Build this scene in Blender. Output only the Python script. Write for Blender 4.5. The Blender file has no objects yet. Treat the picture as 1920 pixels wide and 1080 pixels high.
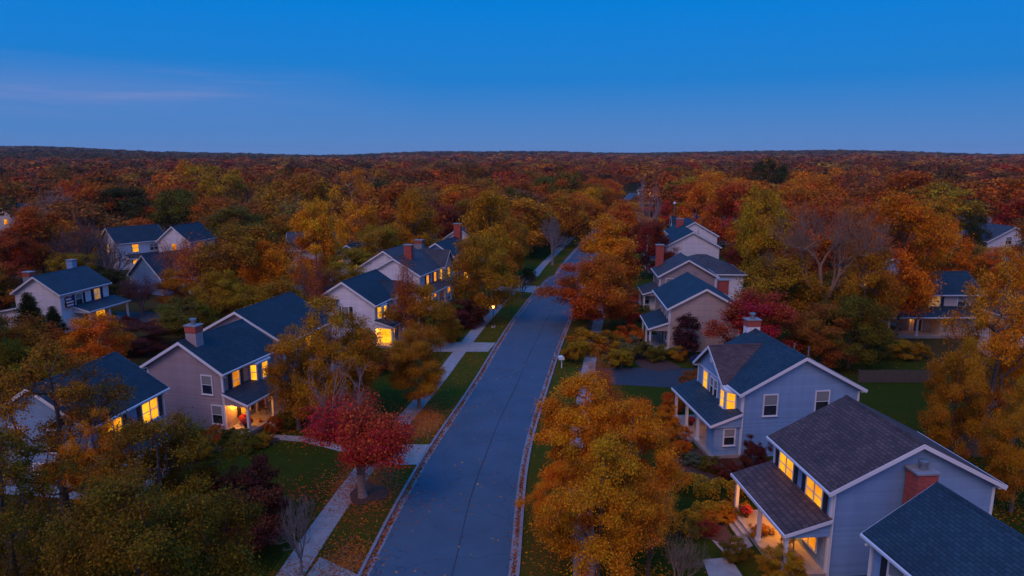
import bpy, bmesh, math, random
import numpy as np
from mathutils import Vector, Matrix
R = math.radians
random.seed(7)
rng = np.random.default_rng(11)
SC = bpy.context.scene
COL = SC.collection

# ------------------------------------------------------------------ camera
F_PX, CAM_H, HORIZ = 1280.0, 23.0, 290.0
PITCH = math.atan((540 - HORIZ) / F_PX)
CP, SP = math.cos(PITCH), math.sin(PITCH)
cam_d = bpy.data.cameras.new('camera')
cam_d.sensor_width = 36; cam_d.lens = 36 * F_PX / 1920
cam_d.clip_start = 0.5; cam_d.clip_end = 20000
cam = bpy.data.objects.new('camera', cam_d); COL.objects.link(cam)
cam.location = (0, 0, CAM_H); cam.rotation_euler = (math.pi / 2 - PITCH, 0, 0)
SC.camera = cam

def at(px, py, z=0.0):
    """a surveyed point of the photograph (1920x1080) dropped on the level z"""
    u = (px - 960) / F_PX; v = (py - 540) / F_PX
    t = (CAM_H - z) / (SP + v * CP)
    return Vector((u * t, (CP - v * SP) * t, z))
def proj(x, y, z):
    zc = y * CP - (z - CAM_H) * SP; up = y * SP + (z - CAM_H) * CP
    if zc < 1: zc = 1
    return 960 + F_PX * x / zc, 540 - F_PX * up / zc

# ------------------------------------------------------------------ materials
def new_mat(name):
    m = bpy.data.materials.new(name); m.use_nodes = True
    nt = m.node_tree; b = nt.nodes['Principled BSDF']
    return m, nt, b
def nd(nt, kind, **kw):
    n = nt.nodes.new(kind)
    for k, v in kw.items():
        if k.startswith('i_'):
            key = k[2:]
            n.inputs[int(key) if key.isdigit() else key].default_value = v
        else: setattr(n, k, v)
    return n
def c4(c): return (c[0], c[1], c[2], 1)
def mixc(nt, fac, a, b):
    n = nt.nodes.new('ShaderNodeMix'); n.data_type = 'RGBA'
    for s, v in ((0, fac), (6, a), (7, b)):
        if isinstance(v, bpy.types.NodeSocket): nt.links.new(v, n.inputs[s])
        else: n.inputs[s].default_value = c4(v) if s else v
    return n.outputs[2]
def noise(nt, scale, detail=4, vec=None, rough=.55):
    n = nd(nt, 'ShaderNodeTexNoise'); n.inputs['Scale'].default_value = scale
    n.inputs['Detail'].default_value = detail; n.inputs['Roughness'].default_value = rough
    if vec is not None: nt.links.new(vec, n.inputs['Vector'])
    return n.outputs['Fac']
def ramp(nt, fac, stops):
    n = nd(nt, 'ShaderNodeValToRGB'); r = n.color_ramp
    while len(r.elements) < len(stops): r.elements.new(.5)
    for e, (p, c) in zip(r.elements, stops):
        e.position = p; e.color = c4(c) if not isinstance(c, (int, float)) else (c, c, c, 1)
    nt.links.new(fac, n.inputs['Fac']); return n.outputs['Color']
def math_n(nt, op, a, b=None):
    n = nd(nt, 'ShaderNodeMath', operation=op)
    for i, v in enumerate((a, b)):
        if v is None: continue
        if isinstance(v, bpy.types.NodeSocket): nt.links.new(v, n.inputs[i])
        else: n.inputs[i].default_value = v
    return n.outputs[0]
def bump(nt, b, h, strength=.4, dist=.02):
    n = nd(nt, 'ShaderNodeBump'); n.inputs['Strength'].default_value = strength; n.inputs['Distance'].default_value = dist
    nt.links.new(h, n.inputs['Height']); nt.links.new(n.outputs['Normal'], b.inputs['Normal'])
def pos_of(nt): return nd(nt, 'ShaderNodeNewGeometry').outputs['Position']

def mat_plain(name, col, rough=.6, var=.18, scale=3.0, metal=0):
    m, nt, b = new_mat(name)
    f = noise(nt, scale, 5, pos_of(nt))
    c = mixc(nt, f, [x * (1 - var) for x in col], [min(1, x * (1 + var)) for x in col])
    nt.links.new(c, b.inputs['Base Color']); b.inputs['Roughness'].default_value = rough
    b.inputs['Metallic'].default_value = metal
    return m
def mat_siding(name, col, board=.15):
    m, nt, b = new_mat(name)
    p = pos_of(nt); s = nd(nt, 'ShaderNodeSeparateXYZ'); nt.links.new(p, s.inputs[0])
    fr = math_n(nt, 'FRACT', math_n(nt, 'DIVIDE', s.outputs['Z'], board))
    lap = math_n(nt, 'POWER', math_n(nt, 'SUBTRACT', 1.0, fr), .6)
    st = nd(nt, 'ShaderNodeMapping'); st.inputs['Scale'].default_value = (1.2, 1.2, .12); nt.links.new(p, st.inputs[0])
    f = noise(nt, 1.6, 5, st.outputs[0])
    c = mixc(nt, f, [x * .8 for x in col], [min(1, x * 1.14) for x in col])
    rowid = math_n(nt, 'FLOOR', math_n(nt, 'DIVIDE', s.outputs['Z'], board))
    wn = nd(nt, 'ShaderNodeTexWhiteNoise', noise_dimensions='1D'); nt.links.new(rowid, wn.inputs['W'])
    hs = nd(nt, 'ShaderNodeHueSaturation'); nt.links.new(c, hs.inputs['Color'])
    nt.links.new(math_n(nt, 'ADD', math_n(nt, 'MULTIPLY', wn.outputs['Value'], .14), .93), hs.inputs['Value'])
    nt.links.new(hs.outputs[0], b.inputs['Base Color']); b.inputs['Roughness'].default_value = .55
    bump(nt, b, lap, .9, .03)
    return m
def mat_shingle(name, col, light):
    m, nt, b = new_mat(name)
    g = nd(nt, 'ShaderNodeNewGeometry')
    cr = nd(nt, 'ShaderNodeVectorMath', operation='CROSS_PRODUCT'); nt.links.new(g.outputs['True Normal'], cr.inputs[0]); cr.inputs[1].default_value = (0, 0, 1)
    nm = nd(nt, 'ShaderNodeVectorMath', operation='NORMALIZE'); nt.links.new(cr.outputs[0], nm.inputs[0])
    dt = nd(nt, 'ShaderNodeVectorMath', operation='DOT_PRODUCT'); nt.links.new(nm.outputs[0], dt.inputs[0]); nt.links.new(g.outputs['Position'], dt.inputs[1])
    s = nd(nt, 'ShaderNodeSeparateXYZ'); nt.links.new(g.outputs['Position'], s.inputs[0])
    cb = nd(nt, 'ShaderNodeCombineXYZ'); nt.links.new(dt.outputs['Value'], cb.inputs[0]); nt.links.new(math_n(nt, 'MULTIPLY', s.outputs['Z'], 1.95), cb.inputs[1])
    br = nd(nt, 'ShaderNodeTexBrick'); nt.links.new(cb.outputs[0], br.inputs['Vector'])
    br.inputs['Color1'].default_value = c4(col); br.inputs['Color2'].default_value = c4(light); br.inputs['Mortar'].default_value = c4([x * .35 for x in col])
    br.inputs['Scale'].default_value = 1; br.inputs['Brick Width'].default_value = .38; br.inputs['Row Height'].default_value = .2
    br.inputs['Mortar Size'].default_value = .018; br.inputs['Bias'].default_value = 0
    f = noise(nt, .5, 6, g.outputs['Position'], .6)
    st = ramp(nt, f, [(.3, .7), (.7, 1.25)])
    mu = nd(nt, 'ShaderNodeMix', data_type='RGBA', blend_type='MULTIPLY'); mu.inputs[0].default_value = 1
    nt.links.new(br.outputs['Color'], mu.inputs[6]); nt.links.new(st, mu.inputs[7])
    nt.links.new(mu.outputs[2], b.inputs['Base Color']); b.inputs['Roughness'].default_value = .75
    h = math_n(nt, 'ADD', math_n(nt, 'MULTIPLY', br.outputs['Fac'], -1), math_n(nt, 'MULTIPLY', noise(nt, 14, 3, g.outputs['Position']), .8))
    bump(nt, b, h, .6, .03)
    return m
def mat_brick(name):
    m, nt, b = new_mat(name)
    tc = nd(nt, 'ShaderNodeNewGeometry')
    s = nd(nt, 'ShaderNodeSeparateXYZ'); nt.links.new(tc.outputs['Position'], s.inputs[0])
    cb = nd(nt, 'ShaderNodeCombineXYZ'); nt.links.new(math_n(nt, 'ADD', s.outputs['X'], s.outputs['Y']), cb.inputs[0]); nt.links.new(s.outputs['Z'], cb.inputs[1])
    br = nd(nt, 'ShaderNodeTexBrick'); nt.links.new(cb.outputs[0], br.inputs['Vector'])
    br.inputs['Color1'].default_value = (.60, .075, .045, 1); br.inputs['Color2'].default_value = (.34, .042, .03, 1); br.inputs['Mortar'].default_value = (.26, .13, .11, 1)
    br.inputs['Scale'].default_value = 1; br.inputs['Brick Width'].default_value = .26; br.inputs['Row Height'].default_value = .1; br.inputs['Mortar Size'].default_value = .012
    f = noise(nt, 5, 4, tc.outputs['Position'])
    c = mixc(nt, math_n(nt, 'MULTIPLY', f, .4), br.outputs['Color'], (.36, .08, .06))
    nt.links.new(c, b.inputs['Base Color']); b.inputs['Roughness'].default_value = .85
    bump(nt, b, math_n(nt, 'MULTIPLY', br.outputs['Fac'], -1), .6, .02)
    return m
def mat_lit(name, c_lo, c_hi, strength):
    """a window lit from inside: curtain folds and lamp glow behind the glass"""
    m, nt, b = new_mat(name)
    p = pos_of(nt)
    f1 = noise(nt, .9, 2, p)
    mp = nd(nt, 'ShaderNodeMapping'); mp.inputs['Scale'].default_value = (9, 9, .35); nt.links.new(p, mp.inputs[0])
    f2 = noise(nt, 1.0, 3, mp.outputs[0])
    f = math_n(nt, 'ADD', math_n(nt, 'MULTIPLY', f1, .75), math_n(nt, 'MULTIPLY', f2, .4))
    c = ramp(nt, f, [(.36, c_lo), (.68, c_hi)])
    nt.links.new(c, b.inputs['Emission Color'])
    oi = nd(nt, 'ShaderNodeObjectInfo'); nt.links.new(math_n(nt, 'MULTIPLY', math_n(nt, 'ADD', math_n(nt, 'MULTIPLY', oi.outputs['Random'], .6), .68), strength), b.inputs['Emission Strength'])
    b.inputs['Base Color'].default_value = (.02, .02, .02, 1); b.inputs['Roughness'].default_value = .3; b.inputs['Specular IOR Level'].default_value = .1
    return m
def mat_glass(name):
    m, nt, b = new_mat(name)
    f = noise(nt, .8, 2, pos_of(nt))
    nt.links.new(ramp(nt, f, [(.4, (.012, .016, .022)), (.65, (.05, .055, .06))]), b.inputs['Base Color'])
    b.inputs['Roughness'].default_value = .08; b.inputs['Specular IOR Level'].default_value = .6
    return m
def mat_emit(name, col, s):
    m, nt, b = new_mat(name)
    b.inputs['Base Color'].default_value = c4(col); b.inputs['Emission Color'].default_value = c4(col); b.inputs['Emission Strength'].default_value = s
    return m
def mat_leaf(name, tint=None):
    """leaf colour = colour of the object, varied per leaf ('var') and per bough ('patch')"""
    m, nt, b = new_mat(name)
    if tint is None:
        oi = nd(nt, 'ShaderNodeObjectInfo'); base = oi.outputs['Color']
    else:
        a0 = nd(nt, 'ShaderNodeAttribute', attribute_name='tint'); base = a0.outputs['Color']
    v = nd(nt, 'ShaderNodeAttribute', attribute_name='var').outputs['Fac']
    q = nd(nt, 'ShaderNodeAttribute', attribute_name='patch').outputs['Fac']
    hs = nd(nt, 'ShaderNodeHueSaturation'); nt.links.new(base, hs.inputs['Color'])
    hue = math_n(nt, 'ADD', math_n(nt, 'MULTIPLY', q, .045), math_n(nt, 'ADD', math_n(nt, 'MULTIPLY', v, .022), .5 - .022))
    nt.links.new(hue, hs.inputs['Hue'])
    val = math_n(nt, 'ADD', math_n(nt, 'MULTIPLY', math_n(nt, 'POWER', v, 1.8), .68), .68)
    nt.links.new(val, hs.inputs['Value'])
    nt.links.new(hs.outputs[0], b.inputs['Base Color']); b.inputs['Roughness'].default_value = .7
    b.inputs['Specular IOR Level'].default_value = .08
    tr = nd(nt, 'ShaderNodeBsdfTranslucent'); nt.links.new(hs.outputs[0], tr.inputs['Color'])
    ms = nd(nt, 'ShaderNodeMixShader'); ms.inputs[0].default_value = .12
    out = nt.nodes['Material Output']
    nt.links.new(b.outputs[0], ms.inputs[1]); nt.links.new(tr.outputs[0], ms.inputs[2]); nt.links.new(ms.outputs[0], out.inputs['Surface'])
    return m
def mat_bark(name):
    m, nt, b = new_mat(name)
    oi = nd(nt, 'ShaderNodeObjectInfo')
    f = noise(nt, 7, 4, pos_of(nt))
    hs = nd(nt, 'ShaderNodeHueSaturation'); nt.links.new(oi.outputs['Color'], hs.inputs['Color'])
    nt.links.new(math_n(nt, 'ADD', f, .5), hs.inputs['Value'])
    nt.links.new(hs.outputs[0], b.inputs['Base Color']); b.inputs['Roughness'].default_value = .9
    return m
def mat_grass(name, a, b2, leafy, amount):
    m, nt, b = new_mat(name)
    p = pos_of(nt)
    c = mixc(nt, ramp(nt, noise(nt, 1.1, 8, p, .75), [(.3, 0), (.7, 1)]), a, b2)
    c = mixc(nt, math_n(nt, 'MULTIPLY', ramp(nt, noise(nt, 26, 3, p), [(.35, 0), (.7, 1)]), .5), c, [x * 1.8 for x in b2])
    spot = ramp(nt, noise(nt, 9, 5, p, .8), [(.60 - amount * .3, 0), (.66 - amount * .3, 1)])
    big = ramp(nt, noise(nt, .22, 3, p), [(.45, .25), (.65, 1)])
    c = mixc(nt, math_n(nt, 'MULTIPLY', spot, big), c, leafy)
    nt.links.new(c, b.inputs['Base Color']); b.inputs['Roughness'].default_value = 1; b.inputs['Specular IOR Level'].default_value = .05
    bump(nt, b, noise(nt, 40, 4, p, .8), 1.0, .08)
    return m
def mat_asphalt(name, a, b2):
    m, nt, b = new_mat(name)
    p = pos_of(nt)
    c = mixc(nt, noise(nt, 55, 2, p), [x * .7 for x in a], [x * 1.3 for x in a])
    c = mixc(nt, ramp(nt, noise(nt, .35, 6, p, .65), [(.35, 0), (.7, 1)]), c, b2)
    vo = nd(nt, 'ShaderNodeTexVoronoi', feature='DISTANCE_TO_EDGE'); vo.inputs['Scale'].default_value = .16
    wp = nd(nt, 'ShaderNodeVectorMath', operation='ADD'); nz = nd(nt, 'ShaderNodeTexNoise'); nz.inputs['Scale'].default_value = .5; nz.inputs['Detail'].default_value = 6
    nt.links.new(p, nz.inputs['Vector']); sc = nd(nt, 'ShaderNodeVectorMath', operation='SCALE'); sc.inputs['Scale'].default_value = 3
    nt.links.new(nz.outputs['Color'], sc.inputs[0]); nt.links.new(p, wp.inputs[0]); nt.links.new(sc.outputs[0], wp.inputs[1]); nt.links.new(wp.outputs[0], vo.inputs['Vector'])
    crack = ramp(nt, vo.outputs['Distance'], [(0, 1), (.008, 0)])
    c = mixc(nt, math_n(nt, 'MULTIPLY', crack, .45), c, [x * .3 for x in a])
    nt.links.new(c, b.inputs['Base Color']); b.inputs['Roughness'].default_value = .82; b.inputs['Specular IOR Level'].default_value = .3
    bump(nt, b, noise(nt, 90, 3, p), .5, .01)
    return m
def mat_concrete(name, col, joint=1.5):
    m, nt, b = new_mat(name)
    p = pos_of(nt)
    c = mixc(nt, ramp(nt, noise(nt, 1.3, 6, p, .7), [(.3, 0), (.7, 1)]), [x * .72 for x in col], [x * 1.12 for x in col])
    if joint:
        s = nd(nt, 'ShaderNodeSeparateXYZ'); nt.links.new(p, s.inputs[0])
        fr = math_n(nt, 'FRACT', math_n(nt, 'DIVIDE', s.outputs['Y'], joint))
        j = math_n(nt, 'LESS_THAN', fr, .03)
        c = mixc(nt, math_n(nt, 'MULTIPLY', j, .6), c, [x * .3 for x in col])
    nt.links.new(c, b.inputs['Base Color']); b.inputs['Roughness'].default_value = .85
    bump(nt, b, noise(nt, 30, 3, p), .3, .01)
    return m
M = {
 'white': mat_plain('white_paint', (.72, .72, .74), .5, .06),
 'black': mat_plain('black_paint', (.02, .02, .022), .5, .2),
 'shutter_dark': mat_plain('dark_shutter_paint', (.022, .026, .035), .5, .2),
 'door_red': mat_plain('red_door_paint', (.28, .03, .02), .4, .15),
 'door_brown': mat_plain('brown_door_wood', (.13, .05, .025), .5, .2),
 'siding_blue': mat_siding('pale_blue_siding', (.19, .32, .50)),
 'siding_deep': mat_siding('blue_siding', (.10, .20, .36)),
 'siding_white': mat_siding('white_siding', (.74, .72, .76)),
 'siding_beige': mat_siding('beige_siding', (.34, .265, .275)),
 'siding_tan': mat_siding('tan_siding', (.44, .33, .29)),
 'siding_cream': mat_siding('cream_siding', (.52, .45, .42)),
 'shingle_blue': mat_shingle('blue_grey_shingles', (.010, .030, .048), (.020, .050, .072)),
 'shingle_dark': mat_shingle('charcoal_shingles', (.006, .020, .034), (.013, .033, .050)),
 'shingle_brown': mat_shingle('brown_shingles', (.070, .034, .030), (.125, .064, .054)),
 'shingle_grey': mat_shingle('grey_shingles', (.045, .042, .050), (.075, .068, .076)),
 'brick': mat_brick('red_brick'),
 'stone': mat_plain('chimney_cap', (.25, .25, .26), .8, .25),
 'metal': mat_plain('galvanised_metal', (.3, .32, .34), .45, .2, 6, .7),
 'lit': mat_lit('lit_window_glow', (.80, .20, .003), (1.0, .46, .014), 1.45),
 'lit_warm': mat_lit('lit_window_amber', (.55, .09, .001), (1.0, .33, .008), 1.15),
 'lit_dim': mat_lit('dim_lit_window', (.16, .075, .03), (.5, .25, .08), .8),
 'glass': mat_glass('dark_window_glass'),
 'lamp_glow': mat_emit('lamp_glow', (1, .42, .06), 10),
 'lamp_far': mat_emit('distant_lamp_glow', (1, .45, .08), 30),
 'concrete': mat_concrete('pale_concrete', (.33, .3, .29)),
 'concrete_plain': mat_concrete('porch_concrete', (.34, .3, .27), 0),
 'kerb': mat_concrete('kerb_concrete', (.27, .235, .24), 3.0),
 'asphalt': mat_asphalt('street_asphalt', (.074, .115, .155), (.058, .092, .124)),
 'asphalt_dark': mat_asphalt('driveway_asphalt', (.035, .04, .05), (.045, .05, .06)),
 'grass': mat_grass('lawn_grass', (.020, .036, .003), (.036, .057, .004), (.24, .08, .012), .16),
 'verge': mat_grass('verge_grass', (.034, .050, .003), (.058, .078, .005), (.28, .085, .02), .34),
 'floor': mat_grass('leaf_strewn_ground', (.035, .04, .012), (.06, .055, .015), (.12, .045, .015), .5),
 'mulch': mat_plain('bark_mulch', (.075, .03, .018), .95, .5, 8),
 'wood': mat_plain('weathered_wood', (.085, .07, .06), .85, .35, 5),
 'leaf': mat_leaf('autumn_leaves'),
 'leaf_tint': mat_leaf('forest_leaves', 1),
 'bark': mat_bark('bark'),
 'car_paint': mat_plain('dark_blue_car_paint', (.012, .05, .16), .2, .08),
 'tyre': mat_plain('tyre_rubber', (.015, .015, .016), .8, .2),
 'tarp': mat_plain('blue_tarpaulin', (.02, .25, .6), .5, .15),
 'pumpkin': mat_plain('pumpkin_skin', (.5, .13, .01), .5, .15),
 'flower_red': mat_plain('red_mums', (.4, .02, .015), .7, .4, 12),
 'flag_red': mat_plain('flag_red_cloth', (.4, .02, .03), .8, .1),
 'flag_blue': mat_plain('flag_blue_cloth', (.02, .03, .15), .8, .1),
}

# ------------------------------------------------------------------ mesh helpers
class MB:
    def __init__(s, mx=1): s.v = []; s.f = []; s.mx = mx
    def pts(s, ps):
        n = len(s.v); s.v += [(p[0] * s.mx, p[1], p[2]) for p in ps]; return n
    def box(s, x0, x1, y0, y1, z0, z1):
        n = s.pts([(x0, y0, z0), (x1, y0, z0), (x1, y1, z0), (x0, y1, z0), (x0, y0, z1), (x1, y0, z1), (x1, y1, z1), (x0, y1, z1)])
        s.f += [tuple(n + i for i in q) for q in ((0, 3, 2, 1), (4, 5, 6, 7), (0, 1, 5, 4), (1, 2, 6, 5), (2, 3, 7, 6), (3, 0, 4, 7))]; return s
    def prism(s, prof, axis, a0, a1):
        """prof: 2-D outline (x,z) for axis y, (y,z) for axis x, (x,y) for axis z"""
        def P(p, a): return (p[0], a, p[1]) if axis == 'y' else ((a, p[0], p[1]) if axis == 'x' else (p[0], p[1], a))
        k = len(prof); n = s.pts([P(p, a0) for p in prof] + [P(p, a1) for p in prof])
        s.f.append(tuple(n + i for i in range(k))); s.f.append(tuple(n + k + i for i in reversed(range(k))))
        for i in range(k): s.f.append((n + i, n + (i + 1) % k, n + k + (i + 1) % k, n + k + i))
        return s
    def hexa(s, p8):
        n = s.pts(p8)
        s.f += [tuple(n + i for i in q) for q in ((0, 3, 2, 1), (4, 5, 6, 7), (0, 1, 5, 4), (1, 2, 6, 5), (2, 3, 7, 6), (3, 0, 4, 7))]; return s
    def cyl(s, x, y, z0, z1, r0, r1=None, k=12):
        r1 = r0 if r1 is None else r1
        ring = lambda r, z: [(x + r * math.cos(2 * math.pi * i / k), y + r * math.sin(2 * math.pi * i / k), z) for i in range(k)]
        n = s.pts(ring(r0, z0) + ring(r1, z1))
        s.f.append(tuple(n + i for i in reversed(range(k)))); s.f.append(tuple(n + k + i for i in range(k)))
        for i in range(k): s.f.append((n + i, n + (i + 1) % k, n + k + (i + 1) % k, n + k + i))
        return s
    def lathe(s, x, y, prof, k=14):
        n = s.pts([(x + r * math.cos(2 * math.pi * i / k), y + r * math.sin(2 * math.pi * i / k), z) for r, z in prof for i in range(k)])
        for j in range(len(prof) - 1):
            for i in range(k): s.f.append((n + j * k + i, n + j * k + (i + 1) % k, n + (j + 1) * k + (i + 1) % k, n + (j + 1) * k + i))
        s.f.append(tuple(n + i for i in reversed(range(k)))); s.f.append(tuple(n + (len(prof) - 1) * k + i for i in range(k)))
        return s
    def sheet(s, ps): n = s.pts(ps); s.f.append(tuple(range(n, n + len(ps)))); return s
    def build(s, name, mat, parent=None, bevel=0):
        me = bpy.data.meshes.new(name); me.from_pydata(s.v, [], s.f)
        bm = bmesh.new(); bm.from_mesh(me)
        if bevel:
            bmesh.ops.bevel(bm, geom=[e for e in bm.edges if len(e.link_faces) == 2 and e.calc_face_angle(0) > .6], offset=bevel, segments=2, affect='EDGES')
        bmesh.ops.recalc_face_normals(bm, faces=bm.faces); bm.to_mesh(me); bm.free()
        me.materials.append(mat)
        o = bpy.data.objects.new(name, me); COL.objects.link(o); o.parent = parent
        return o
def thing(name, label, cat, loc=(0, 0, 0), rz=0, group=None):
    o = bpy.data.objects.new(name, None); COL.objects.link(o); o.location = loc; o.rotation_euler = (0, 0, rz); o.empty_display_size = .3
    tag(o, label, cat, group); return o
def tag(o, label, cat, group=None):
    o['label'] = label; o['category'] = cat
    if group: o['group'] = group
    return o
def struct(o, label=None): 
    o['kind'] = 'structure'
    if label: o['label'] = label
    return o
def copy_tree(o, parent=None):
    c = o.copy(); COL.objects.link(c)
    if parent is not None: c.parent = parent
    for ch in list(o.children): copy_tree(ch, c)
    return c

# ------------------------------------------------------------------ world and light
w = bpy.data.worlds.new('World'); SC.world = w; w.use_nodes = True
nt = w.node_tree; bg = nt.nodes['Background']
tc = nd(nt, 'ShaderNodeTexCoord'); sep = nd(nt, 'ShaderNodeSeparateXYZ'); nt.links.new(tc.outputs['Generated'], sep.inputs[0])
SUN_EL, SUN_AZ = 50.0, 212.0         # the afterglow stands behind the camera, a little to its left
sky = nd(nt, 'ShaderNodeTexSky', sky_type='NISHITA'); sky.sun_disc = False
sky.sun_elevation = R(1.5); sky.sun_rotation = R(SUN_AZ); sky.altitude = 50; sky.air_density = 1.0; sky.dust_density = .6; sky.ozone_density = 4.0
# deep dusk blue by elevation (values x10 because the background runs at 0.1)
zen = ramp(nt, sep.outputs['Z'], [(0.0, (.105, .245, .56)), (.035, (.075, .232, .575)), (.10, (.014, .212, .63)), (.20, (.0004, .212, .70)), (.45, (.002, .25, .88)), (1, (.03, .36, 1.25))])
glow = math_n(nt, 'MULTIPLY', ramp(nt, math_n(nt, 'MULTIPLY', sep.outputs['Y'], -1), [(.05, 0), (.9, 1)]), ramp(nt, sep.outputs['Z'], [(0, 1), (.75, 0)]))
dusk = mixc(nt, glow, zen, (.85, .52, .56))
# thin cloud streaks low on the left
mp = nd(nt, 'ShaderNodeMapping'); mp.inputs['Scale'].default_value = (2.2, 2.2, 34); nt.links.new(tc.outputs['Generated'], mp.inputs[0])
cl = ramp(nt, noise(nt, 1.5, 6, mp.outputs[0], .6), [(.5, 0), (.72, 1)])
band = ramp(nt, sep.outputs['Z'], [(.035, 0), (.07, 1), (.085, 1), (.12, 0)])
side = ramp(nt, sep.outputs['X'], [(0.0, 1.0), (.35, 0)])
lowx = ramp(nt, math_n(nt, 'MULTIPLY', sep.outputs['X'], -1), [(.12, 0), (.5, 1)])
cf = math_n(nt, 'MULTIPLY', math_n(nt, 'MULTIPLY', band, lowx), math_n(nt, 'ADD', math_n(nt, 'MULTIPLY', cl, .55), .32))
dusk = mixc(nt, cf, dusk, (.19, .27, .58))
sc1 = nd(nt, 'ShaderNodeVectorMath', operation='SCALE'); sc1.inputs['Scale'].default_value = 10; nt.links.new(dusk, sc1.inputs[0])
fin = mixc(nt, .03, sc1.outputs[0], (0, 0, 0)); mixn = fin.node; nt.links.new(sky.outputs[0], mixn.inputs[7])
nt.links.new(fin, bg.inputs['Color']); bg.inputs['Strength'].default_value = .1

sl = bpy.data.lights.new('sun', 'SUN'); sl.energy = 1.0; sl.angle = R(30); sl.color = (1.0, .56, .38)
so = bpy.data.objects.new('sun', sl); COL.objects.link(so)
az, el = R(SUN_AZ), R(SUN_EL)
dv = Vector((-math.sin(az) * math.cos(el) * -1, math.cos(az) * math.cos(el), math.sin(el)))
so.rotation_euler = dv.to_track_quat('Z', 'Y').to_euler(); so.location = (-40, -60, 60)
sky.sun_rotation = math.atan2(dv.x, dv.y)
vs = SC.view_settings; vs.view_transform = 'Standard'; vs.look = 'None'; vs.exposure = 0; vs.gamma = 1
SC.cycles.use_denoising = True
try:
    SC.cycles.denoiser = 'OPENIMAGEDENOISE'; SC.cycles.denoising_input_passes = 'RGB_ALBEDO_NORMAL'; SC.cycles.denoising_prefilter = 'ACCURATE'
except Exception: pass
SC.cycles.max_bounces = 5; SC.cycles.diffuse_bounces = 3; SC.cycles.glossy_bounces = 2; SC.cycles.transmission_bounces = 2
SC.cycles.sample_clamp_indirect = 4; SC.cycles.caustics_reflective = False; SC.cycles.caustics_refractive = False
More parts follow.
